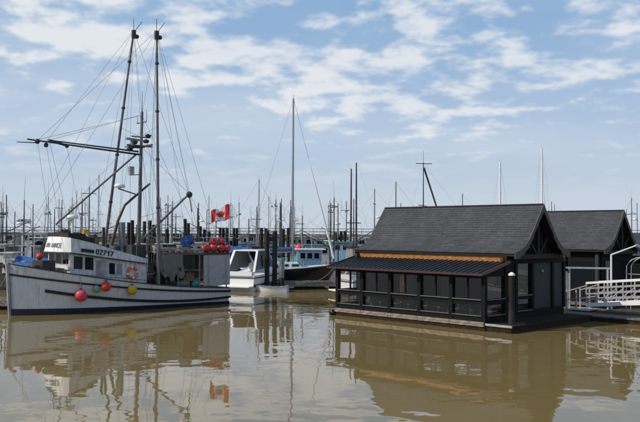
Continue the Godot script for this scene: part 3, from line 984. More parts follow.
	for q in [
		[pa1, bow], [pb1, bow], [pb1, Vector3(11.6, 9.15, -0.35)], [pa1, Vector3(10.7, 9.3, 0.4)], [mt, Vector3(11.7, 9.15, -0.35)], [mt, Vector3(10.6, 9.3, 0.4)],
		[mt, Vector3(0.3, 2.9, 0)], [pb1, Vector3(1.8, 6.7, 0)], [pb1, Vector3(2.0, 3.1, -1.7)], [pb1, Vector3(3.0, 3.2, -1.7)], [pb1, Vector3(0.4, 3.0, -1.5)],
		[pa1, Vector3(1.8, 6.7, 0)], [pa1, Vector3(3.5, 3.2, 1.6)], [pa1, mt], [pb1, mt], [pa1, Vector3(5.2, 9.35, 1.2)], [pb1, Vector3(5.2, 9.35, -1.2)],
		[Vector3(1.76, 6.7, 0), Vector3(5.2, 9.35, 0)], [Vector3(1.76, 6.7, 0), Vector3(0.2, 3.1, -1.2)], [Vector3(1.76, 6.7, 0), Vector3(0.4, 3.1, 1.2)],
		[Vector3(11.6, 9.1, -0.35), Vector3(10.9, 2.5, -1.3)], [Vector3(11.1, 9.0, -0.3), Vector3(10.4, 2.4, -1.5)], [Vector3(9.9, 9.1, -0.2), Vector3(9.3, 3.9, -1.2)], [Vector3(10.6, 9.3, 0.4), Vector3(9.0, 3.9, 0.8)],
		[Vector3(5.2, 9.35, -1.2), Vector3(4.6, 1.5, -1.95)], [Vector3(5.2, 9.35, 1.2), Vector3(4.6, 1.5, 1.95)], [Vector3(5.2, 9.35, -1.2), Vector3(6.0, 1.6, -1.95)], [Vector3(5.2, 9.35, 1.2), Vector3(6.0, 1.6, 1.95)],
		[mt, Vector3(6.6, 1.7, -1.95)], [mt, Vector3(4.0, 1.4, -1.95)], [pa1, Vector3(7.6, 1.8, 1.9)], [pb1, Vector3(5.9, 1.6, -1.98)], [Vector3(10.2, 4.8, 0.3), Vector3(5.2, 10.2, 0)],
		[pb0.lerp(pb1, 0.62), Vector3(5.2, 9.9, 0)], [pa0.lerp(pa1, 0.6), Vector3(5.2, 9.9, 0)], [Vector3(5.3, 9.3, -0.2), Vector3(4.2, 3.0, -0.6)], [Vector3(5.3, 9.3, 0.2), Vector3(4.0, 3.0, 0.6)], [pa1, Vector3(6.4, 3.2, 0.5)], [pb1, Vector3(4.7, 3.2, -0.5)]]:
		wire(t, q[0], q[1], 0.0095)
	wire(t, Vector3(5.2, 5.2, 0), Vector3(1.76, 6.7, 0), 0.011, "stay", 0.2)
	# ---- working deck aft
	for s in [-1.0, 1.0]:
		for x in [5.0, 3.6, 2.1, 0.1]:
			pcyl(t, "rack_post", Vector3(x, 0.9, s * 1.62), Vector3(x, 3.1, s * 1.62), 0.045, 0.045, M.steel, 6)
		pbar(t, "rack_beam", Vector3(5.2, 3.14, s * 1.62), Vector3(-0.1, 3.0, s * 1.62), 0.1, 0.1, M.plywood)
		pbar(t, "rack_rail", Vector3(5.0, 2.2, s * 1.62), Vector3(2.0, 2.1, s * 1.62), 0.05, 0.05, M.steel)
	for k in 8:
		pbar(t, "rack_plank", Vector3(4.9 - k * 0.42, 3.2, -1.6), Vector3(4.9 - k * 0.42, 3.2, 1.6), 0.2, 0.05, M.weathered)
	pbox(t, "net_bundle", Vector3(3.9, 3.42, 0.2), Vector3(1.7, 0.36, 1.6), M.net_dark)
	pbox(t, "pole_bundle", Vector3(3.2, 3.38, -1.2), Vector3(3.4, 0.1, 0.25), M.pale_grey, Basis(Vector3(0, 0, 1), 0.03))
	drape(t, Vector3(4.95, 3.05, -1.66), Vector3(3.3, 3.05, -1.66), 1.75, 0.5, M.net_pale, 3)
	drape(t, Vector3(3.6, 3.0, -1.6), Vector3(2.5, 3.0, -1.6), 1.3, 0.2, M.net_dark, 7)
	drape(t, Vector3(4.6, 2.4, -0.6), Vector3(2.6, 2.2, -0.5), 1.0, 0.6, M.net_dark, 11)
	pbox(t, "fish_box", Vector3(2.75, 2.2, -1.2), Vector3(0.75, 1.5, 0.6), M.plywood)
	pbox(t, "hatch", Vector3(3.6, 1.15, 0), Vector3(1.6, 0.5, 1.8), M.dark_grey)
	var winch := new_st()
	cyl(winch, Vector3(4.4, 1.5, -1.0), Vector3(4.4, 1.5, 1.0), 0.42, 0.42, 16)
	cyl(winch, Vector3(4.4, 1.5, -1.08), Vector3(4.4, 1.5, -1.0), 0.62, 0.62, 18)
	cyl(winch, Vector3(4.4, 1.5, 1.0), Vector3(4.4, 1.5, 1.08), 0.62, 0.62, 18)
	part(t, "net_drum", winch, M.dark_grey)
	# gear lying about the working deck and on the rack
	for q in [[4.0, 1.35, -1.3, 0.7, 0.5, 0.5, "net_dark"], [3.1, 1.3, -1.35, 0.8, 0.4, 0.45, "net_pale"], [2.2, 1.3, -1.3, 0.5, 0.45, 0.5, "teal"], [3.5, 1.75, -0.9, 0.9, 0.5, 0.7, "net_dark"], [4.7, 1.6, -1.2, 0.5, 0.6, 0.5, "dark_red"]]:
		heap(t, Vector3(q[0], q[1], q[2]), Vector3(q[3], q[4], q[5]), M[q[6]])
	for q in [[4.6, 3.4, -0.9, 0.5, 0.35, "pale_grey"], [2.4, 3.4, -0.7, 0.6, 0.32, "dark_grey"], [2.0, 3.38, 0.6, 0.7, 0.3, "cream"], [4.3, 3.78, 0.3, 0.5, 0.3, "plywood"]]:
		pbox(t, "gear_crate", Vector3(q[0], q[1], q[2]), Vector3(q[3], q[4], 0.5), M[q[5]], Basis(Vector3.UP, q[0] * 1.7))
	for k in 4:
		pcyl(t, "gaff_pole", Vector3(5.1 - k * 0.2, 3.3 + k * 0.05, -1.45 + k * 0.13), Vector3(1.9 + k * 0.3, 3.28 + k * 0.07, -1.4 + k * 0.2), 0.03, 0.025, M.cedar if k % 2 else M.pale_grey, 6)
	# clutter on the wheelhouse top
	for q in [[9.5, 4.3, 0.7, 0.6, 0.3, 0.5, "net_dark"], [8.5, 3.95, 0.7, 0.6, 0.5, 0.6, "net_dark"], [7.6, 3.55, 0.3, 0.6, 0.35, 0.6, "rope"], [7.0, 3.4, -0.4, 0.5, 0.3, 0.5, "dark_grey"]]:
		heap(t, Vector3(q[0], q[1], q[2]), Vector3(q[3], q[4], q[5]), M[q[6]])
	# stern shelter
	var pan := new_st()
	box(pan, Vector3(0.85, 2.06, -1.66), Vector3(1.95, 1.82, 0.04))
	box(pan, Vector3(0.85, 2.18, 1.66), Vector3(1.95, 1.58, 0.04))
	box(pan, Vector3(-0.1, 2.18, 0), Vector3(0.04, 1.58, 3.28))
	var sh := part(t, "stern_shelter", pan, M.panel_grey)
	for x in [0.2, 1.5]:
		pbar(sh, "panel_batten", Vector3(x, 1.2, -1.695), Vector3(x, 2.95, -1.695), 0.05, 0.03, M.pale_grey)
	pbox(t, "shelter_roof", Vector3(0.85, 3.08, 0), Vector3(2.1, 0.06, 3.4), M.dark_grey)
	for k in 3:
		var y := 3.45 + 0.28 * k
		pbar(t, "basket_rail", Vector3(-0.1, y, -1.6), Vector3(1.8, y, -1.6), 0.03, 0.03, M.steel)
		pbar(t, "basket_rail", Vector3(-0.1, y, -1.6), Vector3(-0.1, y, 1.5), 0.03, 0.03, M.steel)
	for x in [-0.1, 0.85, 1.8]:
		pbar(t, "basket_post", Vector3(x, 3.1, -1.6), Vector3(x, 4.0, -1.6), 0.035, 0.035, M.steel)
	drape(t, Vector3(1.8, 4.0, 0.9), Vector3(0.9, 4.25, 0.9), 0.9, 0.35, M.tarp_blue, 5)
	# life ring on the cabin side
	var ring := thing("life_ring", "orange life ring hung on the troller's white cabin side", "life ring", to_world(at, turn, Vector3(6.45, 2.07, -1.37)), turn)
	for k in 4:
		for c in 2:
			var pts := []
			for q in 6:
				var a := TAU * (k + c * 0.8 + q / 5.0 * (0.8 if c == 0 else 0.2)) / 4.0
				pts.append(Vector3(cos(a) * 0.3, sin(a) * 0.3, 0))
			st = new_st()
			tube(st, pts, [0.075], 8)
			part(ring, "ring_segment", st, M.orange if c == 0 else M.white_clean)
	# fender buoys along the side
	for f in [[9.74, 0.98, 0.34, M.pink, "large pink fender buoy hanging against the troller's side", 0.95], [8.93, 1.3, 0.2, M.buoy_green, "small pale green fender buoy beside the coral one on the troller's side", 1.0],
			[8.46, 1.42, 0.27, M.red, "coral red fender buoy high on the troller's side", 1.0], [6.95, 1.17, 0.27, M.yellow, "yellow fender buoy on the troller's side below the life ring", 1.0]]:
		var tt: float = f[0] / 12.75
		var p := h.pt(tt, f[1], -1)
		var r: float = f[2]
		var b := thing("fender_buoy", f[4], "buoy", to_world(at, turn, Vector3(f[0], f[1], p.z - r * 0.98)), turn, "fender buoys on the troller")
		st = new_st()
		ball(st, Vector3.ZERO, r, 18, f[5])
		part(b, "float_ball", st, f[3])
		st = new_st()
		lathe(st, Vector3(0, r * 0.93, 0), [Vector2(0.07, 0), Vector2(0.06, 0.09), Vector2(0.0, 0.1)], 8)
		part(b, "neck", st, M.mid_blue)
		var up := h.pt(tt, h.sheer(tt), -1)
		pcyl(b, "lanyard", Vector3(0, r, 0), Vector3(0, h.sheer(tt) - f[1], up.z + 0.0 - (p.z - r * 0.98)), 0.012, 0.012, M.rope, 5)
	var bb := new_st()
	ball(bb, Vector3(0, 0.19, 0), 0.19, 14)
	cyl(bb, Vector3(0, 0.36, 0), Vector3(0, 0.44, 0), 0.04, 0.04)
	var fb := part(self, "bow_buoy", bb, M.red)
	fb.position = to_world(at, turn, Vector3(11.1, 2.82, 0.3))
	tag(fb, "red round buoy lying on the troller's foredeck", "buoy")
	# anchor gear on the bow
	pcyl(t, "bow_roller", Vector3(12.6, 2.85, -0.25), Vector3(12.6, 2.85, 0.25), 0.1, 0.1, M.steel)
	pcyl(t, "anchor_winch", Vector3(11.6, 2.35, -0.5), Vector3(11.6, 2.35, 0.5), 0.24, 0.24, M.dark_grey, 12)
	pbox(t, "fore_locker", Vector3(11.0, 2.4, 0), Vector3(0.7, 0.84, 1.3), M.dark_grey)
	st = new_st()
	for k in 8:
		var a := TAU * k / 7.0
		bar(st, Vector3(11.9 + 0.3 * cos(a), 2.75, 0.3 * sin(a)), Vector3(11.9 + 0.3 * cos(a + 0.9), 2.78, 0.3 * sin(a + 0.9)), 0.08, 0.08)
	part(t, "rope_coil", st, M.rope)
	# orange buoys stowed over the stern
	var spots := [[0.2, 3.38, -1.2, 0.27], [0.72, 3.37, -1.25, 0.26], [1.22, 3.36, -1.2, 0.25], [0.3, 3.38, -0.6, 0.28], [0.84, 3.37, -0.68, 0.26], [1.4, 3.36, -0.6, 0.25], [0.5, 3.81, -0.95, 0.26], [1.0, 3.8, -0.95, 0.24], [0.2, 3.38, 0.1, 0.27], [0.8, 3.37, 0.0, 0.26], [1.62, 3.37, -1.1, 0.26], [0.62, 3.8, -0.4, 0.25]]
	for k in spots.size():
		var q: Array = spots[k]
		st = new_st()
		ball(st, Vector3.ZERO, q[3], 16, 0.94)
		var o := thing("net_buoy", ("pink net buoy" if k % 3 == 0 else "orange red net buoy") + (" resting on top of the others" if q[1] > 3.6 else " stowed low") + " over the troller's stern", "buoy", to_world(at, turn, Vector3(q[0] - 0.34, q[1], q[2] - 0.12)), 0.0, "net buoys over the troller's stern")
		part(o, "float_ball", st, M.red if k % 3 else M.pink)
		st = new_st()
		lathe(st, Vector3.ZERO, [Vector2(0.07, 0.95 * q[3]), Vector2(0.06, q[3] + 0.08), Vector2(0, q[3] + 0.09)], 8, Basis(Vector3(1, 0, 0), 0.4 + k))
		part(o, "neck", st, M.mid_blue)
	make_flag(to_world(at, turn, Vector3(-0.2, 2.95, -1.5)))

func to_world(at: Vector3, turn: float, p: Vector3) -> Vector3:
	return at + Basis(Vector3.UP, turn) * p

func letters(parent: Node, text: String, at: Vector3, height: float, thick: float, m: Material, yaw: float, roll: float) -> MeshInstance3D:
	var f := SystemFont.new()
	f.font_names = PackedStringArray(["Droid Sans"])
	f.font_weight = 700
	var tm := TextMesh.new()
	tm.text = text
	tm.font = f
	tm.font_size = 32
	tm.pixel_size = height / 24.0
	tm.depth = 0.012
	var o := mesh_part(parent, "lettering", tm, m)
	o.position = at
	o.rotation = Vector3(0, yaw, roll)
	return o

# a hanging sheet with folds
func drape(parent: Node, a: Vector3, b: Vector3, drop: float, slack: float, m: Material, seed_: int) -> void:
	var st := new_st()
	st.set_smooth_group(1)
	var n := FastNoiseLite.new()
	n.seed = seed_
	n.frequency = 0.9
	var side := (b - a).normalized().cross(Vector3.UP)
	var nx := 14
	var ny := 10
	var g := []
	for j in ny + 1:
		for i in nx + 1:
			var u := float(i) / nx
			var v := float(j) / ny
			var p := a.lerp(b, u) - Vector3(0, v * drop * (0.8 + 0.35 * n.get_noise_2d(u * 3.0, 7.0)), 0)
			p += side * (sin(u * 21.0 + seed_) * 0.07 + n.get_noise_2d(u * 3.0, v * 2.0) * 0.22) * v
			p += (b - a) * slack * v * v * 0.4
			g.append(p)
	for j in ny:
		for i in nx:
			var k := j * (nx + 1) + i
			quad(st, g[k], g[k + 1], g[k + nx + 2], g[k + nx + 1], side)
	part(parent, "net_drape", st, m)

# an uneven low heap of net or rope
func heap(parent: Node, c: Vector3, s: Vector3, m: Material) -> void:
	var st := new_st()
	st.set_smooth_group(1)
	var nz := FastNoiseLite.new()
	nz.seed = int(c.x * 100.0)
	nz.frequency = 1.6
	var at := func(i: int, j: int) -> Vector3:
		var a := TAU * (i % 14) / 14.0
		var e := -PI / 2 + PI * j / 7.0
		var d := Vector3(cos(a) * cos(e), sin(e), sin(a) * cos(e))
		return c + d * s * 0.6 * (1.0 + 0.5 * nz.get_noise_3dv(d * 1.5))
	for i in 14:
		for j in 7:
			var p: Vector3 = at.call(i, j)
			var q: Vector3 = at.call(i + 1, j + 1)
			quad(st, p, at.call(i + 1, j), q, at.call(i, j + 1), (p + q) * 0.5 - c)
	part(parent, "gear_heap", st, m)

func make_flag(at: Vector3) -> void:
	var t := thing("flag", "red and white maple leaf flag blowing from a thin staff at the troller's stern", "flag", at)
	pcyl(t, "flagstaff", Vector3(0, -0.2, 0), Vector3(0, 3.2, 0), 0.022, 0.016, M.white_clean, 6)
	var H := 0.95
	var W := 1.35
	var surf := func(u: float, v: float) -> Vector3:  # u along the fly, v down
		var x := -u * W * 0.84
		var y := 3.15 - v * H * (1.0 - 0.3 * u) - u * 0.46 + 0.05 * sin(u * 9.0 + v * 2.0)
		var z := 0.17 * sin(u * 8.5 + v * 2.2) * (0.25 + u) + 0.07 * sin(u * 17.0 + v * 3.0) * u
		return Vector3(x, y, z)
	for b in [[0.0, 0.25, M.flag_red], [0.25, 0.75, M.flag_white], [0.75, 1.0, M.flag_red]]:
		var st := new_st()
		st.set_smooth_group(1)
		for i in 12:
			for j in 10:
				var u0 := lerpf(b[0], b[1], i / 12.0)
				var u1 := lerpf(b[0], b[1], (i + 1) / 12.0)
				var v0 := j / 10.0
				var v1 := (j + 1) / 10.0
				quad(st, surf.call(u0, v0), surf.call(u1, v0), surf.call(u1, v1), surf.call(u0, v1), Vector3(0, 0, 1))
		part(t, "flag_panel", st, b[2])
	# maple leaf outline, laid just off both faces of the cloth
	var half := [Vector2(0, -0.40), Vector2(0.07, -0.27), Vector2(0.15, -0.31), Vector2(0.12, -0.1), Vector2(0.21, -0.19), Vector2(0.24, -0.13), Vector2(0.36, -0.15), Vector2(0.32, -0.04), Vector2(0.37, 0.0), Vector2(0.19, 0.15), Vector2(0.21, 0.22), Vector2(0.02, 0.19), Vector2(0.02, 0.4)]
	var poly := PackedVector2Array()
	for p in half:
		poly.append(p)
	for k in range(half.size() - 1, 0, -1):
		poly.append(Vector2(-half[k].x, half[k].y))
	var idx := Geometry2D.triangulate_polygon(poly)
	var st := new_st()
	for k in range(0, idx.size(), 3):
		for s in [-1.0, 1.0]:
			var v := []
			for q in 3:
				var p: Vector2 = poly[idx[k + q]]
				v.append(surf.call(0.5 + p.x * 0.62, 0.5 + p.y * 0.95) + Vector3(0, 0, 0.012 * s))
			tri(st, v[0], v[1], v[2], Vector3(0, 0, s))
	part(t, "maple_leaf", st, M.flag_red)

# ------------------------------------------------------------------ floating houses
# roof profile: distance behind the eave line (z falls), height
var ROOF := [Vector2(0.0, 3.46), Vector2(0.4, 3.57), Vector2(0.8, 3.75), Vector2(1.2, 4.06), Vector2(1.6, 4.56), Vector2(2.5, 5.78)]

func roof_at(d: float) -> Vector2:
	for i in ROOF.size() - 1:
		if d <= ROOF[i + 1].x or i == ROOF.size() - 2:
			return ROOF[i].lerp(ROOF[i + 1], (d - ROOF[i].x) / (ROOF[i + 1].x - ROOF[i].x))
	return ROOF[-1]

func shingled_roof(t: Node3D, x0: float, x1: float, z0: float) -> void:
	var stain := FastNoiseLite.new()
	stain.seed = 19
	stain.frequency = 0.55
	stain.fractal_octaves = 4
	# base boards
	for side in 2:
		var st := new_st()
		for i in ROOF.size() - 1:
			var a: Vector2 = ROOF[i]
			var b: Vector2 = ROOF[i + 1]
			var za := z0 - a.x if side == 0 else z0 - 5.0 + a.x
			var zb := z0 - b.x if side == 0 else z0 - 5.0 + b.x
			quad(st, Vector3(x0, a.y - 0.02, za), Vector3(x1, a.y - 0.02, za), Vector3(x1, b.y - 0.02, zb), Vector3(x0, b.y - 0.02, zb), Vector3(0, 1, 0.5 if side == 0 else -0.5))
			quad(st, Vector3(x0, a.y - 0.14, za), Vector3(x1, a.y - 0.14, za), Vector3(x1, b.y - 0.14, zb), Vector3(x0, b.y - 0.14, zb), Vector3(0, -1, 0))
		quad(st, Vector3(x0, 3.44, z0 if side == 0 else z0 - 5.0), Vector3(x1, 3.44, z0 if side == 0 else z0 - 5.0), Vector3(x1, 3.32, z0 if side == 0 else z0 - 5.0), Vector3(x0, 3.32, z0 if side == 0 else z0 - 5.0), Vector3(0, 0, 1 if side == 0 else -1))
		var rf := part(t, "roof", st, M.house_trim)
		# arc length table
		var cum := [0.0]
		for i in ROOF.size() - 1:
			cum.append(cum[i] + ROOF[i].distance_to(ROOF[i + 1]))
		var total: float = cum[-1]
		var pos := func(s: float) -> Vector2:
			s = clampf(s, -0.05, total)
			for i in ROOF.size() - 1:
				if s <= cum[i + 1] or i == ROOF.size() - 2:
					return ROOF[i].lerp(ROOF[i + 1], (s - cum[i]) / (cum[i + 1] - cum[i]))
			return ROOF[-1]
		var expo := 0.145
		var n := int(ceil(total / expo))
		for c in n:
			var s0 := c * expo - 0.03
			var s1 := minf((c + 1) * expo + 0.03, total)
			var p0: Vector2 = pos.call(s0)
			var p1: Vector2 = pos.call(s1)
			var nrm2 := Vector2(-(p1.y - p0.y), p1.x - p0.x).normalized()  # (depth, height)
			var zf := 1.0 if side == 0 else -1.0
			var zo := z0 if side == 0 else z0 - 5.0
			var nr := Vector3(0, nrm2.y, -nrm2.x * zf)
			var course := new_st()
			var x := x0 - rng.randf() * 0.2
			while x < x1:
				var w := rng.randf_range(0.2, 0.42)
				var xa := maxf(x + 0.006, x0)
				var xb := minf(x + w, x1)
				x += w
				if xb - xa < 0.03:
					continue
				var g := rng.randf_range(0.086, 0.112) * (1.0 + 0.28 * stain.get_noise_2d(x, c * expo * 0.6 + z0 * 3.0))
				course.set_color(Color(g * 0.91, g, g * 1.13))
				var lift := 0.022 + rng.randf() * 0.012
				var sl := rng.randf() * 0.012
				var a3 := Vector3(xa, p0.y, zo - p0.x * zf) + nr * lift - Vector3(0, sl, 0)
				var b3 := Vector3(xb, p0.y, zo - p0.x * zf) + nr * lift - Vector3(0, sl, 0)
				var c3 := Vector3(xb, p1.y, zo - p1.x * zf) + nr * 0.004
				var d3 := Vector3(xa, p1.y, zo - p1.x * zf) + nr * 0.004
				quad(course, a3, b3, c3, d3, nr)
				quad(course, a3, b3, b3 - nr * 0.03, a3 - nr * 0.03, Vector3(0, -0.3, zf))
				quad(course, a3, d3, d3 - nr * 0.02, a3 - nr * 0.03, Vector3(-1, 0, 0))
				quad(course, b3, c3, c3 - nr * 0.02, b3 - nr * 0.03, Vector3(1, 0, 0))
			part(rf, "shingle_course", course, M.shingle)
	pbar(t, "ridge_cap", Vector3(x0, 5.80, z0 - 2.5), Vector3(x1, 5.80, z0 - 2.5), 0.16, 0.05, M.dark_grey)
	# barge boards following the flare, both gables
	for x in [x0, x1]:
		for side in 2:
			var st := new_st()
			for i in ROOF.size() - 1:
				var a: Vector2 = ROOF[i]
				var b: Vector2 = ROOF[i + 1]
				var za := z0 - a.x if side == 0 else z0 - 5.0 + a.x
				var zb := z0 - b.x if side == 0 else z0 - 5.0 + b.x
				var xo := 0.06 if x == x1 else -0.06
				slab(st, [Vector3(x, a.y + 0.03, za), Vector3(x, b.y + 0.03, zb), Vector3(x, b.y - 0.34, zb), Vector3(x, a.y - 0.26, za)], Vector3(xo, 0, 0))
			part(t, "barge_board", st, M.barge)

func gable_timber(t: Node3D, x: float, z0: float, dirx: float) -> void:
	# boarded gable set back under the barge boards, with posts and struts
	var st := new_st()
	var outline := [Vector3(x, 3.15, z0 - 0.35), Vector3(x, 3.5, z0 - 0.75), Vector3(x, 4.0, z0 - 1.2), Vector3(x, 5.55, z0 - 2.5), Vector3(x, 4.0, z0 - 3.8), Vector3(x, 3.5, z0 - 4.25), Vector3(x, 3.15, z0 - 4.65)]
	# fan from the bottom middle keeps the concave outline right
	var c := Vector3(x, 3.15, z0 - 2.5)
	for k in outline.size() - 1:
		tri(st, c, outline[k], outline[k + 1], Vector3(dirx, 0, 0))
	part(t, "gable_wall", st, M.house_wall)
	for k in 9:
		var z := z0 - 1.1 - k * 0.35
		var d := minf(z0 - z, 5.0 - (z0 - z))
		var top := roof_at(d).y - 0.4
		if top > 3.5:
			pbar(t, "gable_batten", Vector3(x + 0.02 * dirx, 3.3, z), Vector3(x + 0.02 * dirx, top, z), 0.05, 0.035, M.house_panel)
	var xo := x + 0.22 * dirx
	pbar(t, "tie_beam", Vector3(xo, 3.28, z0 - 0.45), Vector3(xo, 3.28, z0 - 4.55), 0.12, 0.22, M.house_trim)
	pbar(t, "king_post", Vector3(xo, 3.39, z0 - 2.5), Vector3(xo, 5.4, z0 - 2.5), 0.14, 0.14, M.house_trim)
	for s in [-1.0, 1.0]:
		pbar(t, "gable_strut", Vector3(xo, 3.4, z0 - 2.5 + s * 0.15), Vector3(xo, 4.3, z0 - 2.5 + s * 1.0), 0.1, 0.1, M.house_trim)

func glazed_bay(t: Node3D, a: Vector3, b: Vector3, y: Array, out: Vector3, panes: int, lower := true) -> void:
	# y: bottom rail top, lower pane top, upper pane bottom, upper pane top
	var d := (b - a).normalized()
	var up := Vector3.UP
	if lower:
		glass_pane(t, a + up * y[0], b + up * y[0], y[1] - y[0], out)
		pbar(t, "mid_rail", a + up * (y[1] + y[2]) * 0.5, b + up * (y[1] + y[2]) * 0.5, 0.12, y[2] - y[1], M.house_wall)
		pbar(t, "window_sill", a + up * (y[2] + 0.012) + out * 0.09, b + up * (y[2] + 0.012) + out * 0.09, 0.09, 0.04, M.sill)
		pbar(t, "lower_sill", a + up * (y[0] - 0.01) + out * 0.09, b + up * (y[0] - 0.01) + out * 0.09, 0.09, 0.04, M.sill)
	var w := a.distance_to(b)
	for k in panes:
		var p := a + d * w * k / panes
		var q := a + d * w * (k + 1) / panes
		glass_pane(t, p + up * y[2], q + up * y[2], y[3] - y[2], out)
		if k > 0:
			pbar(t, "mullion", p + up * y[2], p + up * y[3], 0.07, 0.07, M.house_wall)

func glass_pane(t: Node3D, a: Vector3, b: Vector3, h: float, out: Vector3) -> void:
	var st := new_st()
	quad(st, a, b, b + Vector3(0, h, 0), a + Vector3(0, h, 0), out)
	part(t, "pane", st, M.glass)

func make_house() -> void:
	var at := Vector3(7.42, 0, -36.2)
	var turn := -0.801
	var L := 9.43
	var t := thing("floating_restaurant", "dark glazed floating restaurant with flared shingle roof and black metal lean-to", "building", at, turn)
	# float and its deck edge of weathered planks
	pbox(t, "float", Vector3(-L * 0.5, -0.02, -3.6), Vector3(L - 0.1, 0.46, 7.1), M.floatwood)
	pbox(t, "floor", Vector3(-L * 0.5, 0.30, -3.6), Vector3(L - 0.2, 0.1, 7.0), M.interior)
	for k in 5:
		var xa := -L + k * L / 5.0 + 0.01
		for j in 2:
			pbox(t, "deck_edge_plank", Vector3(xa + L / 10.0 - 0.01, 0.24 + j * 0.1, 0.04 + rng.randf() * 0.02), Vector3(L / 5.0 - 0.03, 0.09, 0.14), M.weathered)
	pbox(t, "waterline_beam", Vector3(-L * 0.5, 0.09, 0.02), Vector3(L + 0.1, 0.18, 0.1), M.floatwood)
	# apron deck along the gable end
	for k in 8:
		pbox(t, "apron_plank", Vector3(0.72, 0.3, -0.45 - k * 0.9), Vector3(1.34, 0.07, 0.87), M.floatwood)
	pbox(t, "apron_float", Vector3(0.68, 0.06, -3.6), Vector3(1.3, 0.4, 7.2), M.floatwood)
	pbox(t, "painted_sunlit_edge", Vector3(0.72, 0.3, 0.03), Vector3(1.36, 0.1, 0.05), M.galvanised)  # pale strip: sunlight along the deck edge put into its colour
	# front wall: posts and glazed bays
	for k in 6:
		pbox(t, "wall_post", Vector3(-L + k * L / 5.0 + (0.1 if k == 0 else (-0.1 if k == 5 else 0.0)), 1.42, -0.08), Vector3(0.2, 2.16, 0.2), M.house_wall)
	pbox(t, "bottom_rail", Vector3(-L * 0.5, 0.5, -0.085), Vector3(L - 0.2, 0.28, 0.15), M.house_wall)
	pbox(t, "head_beam", Vector3(-L * 0.5, 2.42, -0.085), Vector3(L - 0.2, 0.16, 0.16), M.house_wall)
	for k in 5:
		var a := -L + k * L / 5.0 + (0.2 if k == 0 else 0.1)
		var b := -L + (k + 1) * L / 5.0 - (0.2 if k == 4 else 0.1)
		glazed_bay(t, Vector3(a, 0, -0.09), Vector3(b, 0, -0.09), [0.66, 1.12, 1.36, 2.34], Vector3(0, 0, 1), 2)
	# end bays of the lean-to
	for x in [-0.1, -L + 0.1]:
		var o := Vector3(1, 0, 0) if x > -1.0 else Vector3(-1, 0, 0)
		pbox(t, "bottom_rail", Vector3(x, 0.5, -0.9), Vector3(0.14, 0.28, 1.44), M.house_wall)
		glazed_bay(t, Vector3(x, 0, -0.2), Vector3(x, 0, -1.6), [0.66, 1.12, 1.36, 2.4], o, 1)
		pbox(t, "wall_post", Vector3(x, 1.6, -1.72), Vector3(0.22, 2.5, 0.24), M.house_wall)
		pbox(t, "head_beam", Vector3(x, 2.5, -0.88), Vector3(0.15, 0.18, 1.44), M.house_wall)
		var g := new_st()
		slab(g, [Vector3(x - 0.06, 2.5, -0.1), Vector3(x - 0.06, 2.5, -1.84), Vector3(x - 0.06, 3.02, -1.84)], Vector3(0.12, 0, 0))
		part(t, "lean_to_end", g, M.house_wall)
	# inner wall between lean-to and hall, with openings left dark
	pbox(t, "inner_wall", Vector3(-L * 0.5, 2.9, -1.95), Vector3(L - 0.3, 0.95, 0.12), M.house_wall)
	for k in 4:
		pbox(t, "inner_post", Vector3(-L + 0.9 + k * 2.5, 1.4, -1.95), Vector3(0.7, 2.1, 0.12), M.interior)
	pbox(t, "rear_wall", Vector3(-L * 0.5, 1.8, -7.0), Vector3(L - 0.2, 3.0, 0.12), M.house_wall)
	pbox(t, "far_end_wall", Vector3(-L + 0.1, 1.8, -4.4), Vector3(0.12, 3.0, 5.0), M.house_wall)
	# gable end wall: window, tall panels
	glazed_bay(t, Vector3(-0.1, 0, -2.6), Vector3(-0.1, 0, -3.92), [0.72, 1.26, 1.42, 2.94], Vector3(1, 0, 0), 1)
	pbox(t, "bottom_rail", Vector3(-0.1, 0.55, -4.4), Vector3(0.14, 0.36, 5.2), M.house_wall)
	pbox(t, "head_beam", Vector3(-0.1, 3.06, -4.4), Vector3(0.16, 0.24, 5.3), M.house_wall)
	pbox(t, "blank_panel", Vector3(-0.1, 1.8, -2.2), Vector3(0.12, 2.3, 0.74), M.house_wall)
	for z in [-2.56, -4.02, -5.88, -7.0]:
		pbox(t, "wall_post", Vector3(-0.08, 1.82, z), Vector3(0.2, 2.3, 0.2), M.house_wall)
	for q in [[-4.95, 1.62], [-6.44, 0.86]]:
		pbox(t, "wall_panel", Vector3(-0.11, 1.84, q[0]), Vector3(0.1, 2.22, q[1]), M.house_panel)
	var lamp := new_st()
	lathe(lamp, Vector3(-0.02, 2.55, -4.9), [Vector2(0, -0.06), Vector2(0.08, -0.05), Vector2(0.06, 0.05), Vector2(0, 0.06)], 8)
	part(t, "wall_lamp", lamp, M.pale_grey)
	# lit cedar band under the main eave
	pbox(t, "cedar_band", Vector3(-L * 0.5 + 0.05, 3.2, -1.71), Vector3(L - 0.1, 0.3, 0.06), M.cedar)
	for x in [-L + 0.1, -0.1]:
		pbox(t, "band_bracket", Vector3(x, 3.16, -1.6), Vector3(0.12, 0.2, 0.3), M.copper)
	# lean-to roof of standing-seam panels
	var top_e := Vector3(0, 3.07, -1.72)
	var low_e := Vector3(0, 2.58, 0.42)
	var nn := 33
	for k in nn:
		var xa := -L - 0.18 + (L + 0.36) * k / nn
		var xb := -L - 0.18 + (L + 0.36) * (k + 1) / nn
		var st := new_st()
		slab(st, [Vector3(xa, top_e.y, top_e.z), Vector3(xb - 0.004, top_e.y, top_e.z), Vector3(xb - 0.004, low_e.y, low_e.z), Vector3(xa, low_e.y, low_e.z)], Vector3(0, -0.03, 0))
		bar(st, Vector3(xa + 0.02, top_e.y + 0.015, top_e.z), Vector3(xa + 0.02, low_e.y + 0.015, low_e.z), 0.022, 0.035)
		part(t, "roof_panel", st, M.roof_metal)
	pbar(t, "gutter", Vector3(-L - 0.2, 2.53, 0.44), Vector3(0.2, 2.53, 0.44), 0.07, 0.09, M.copper)
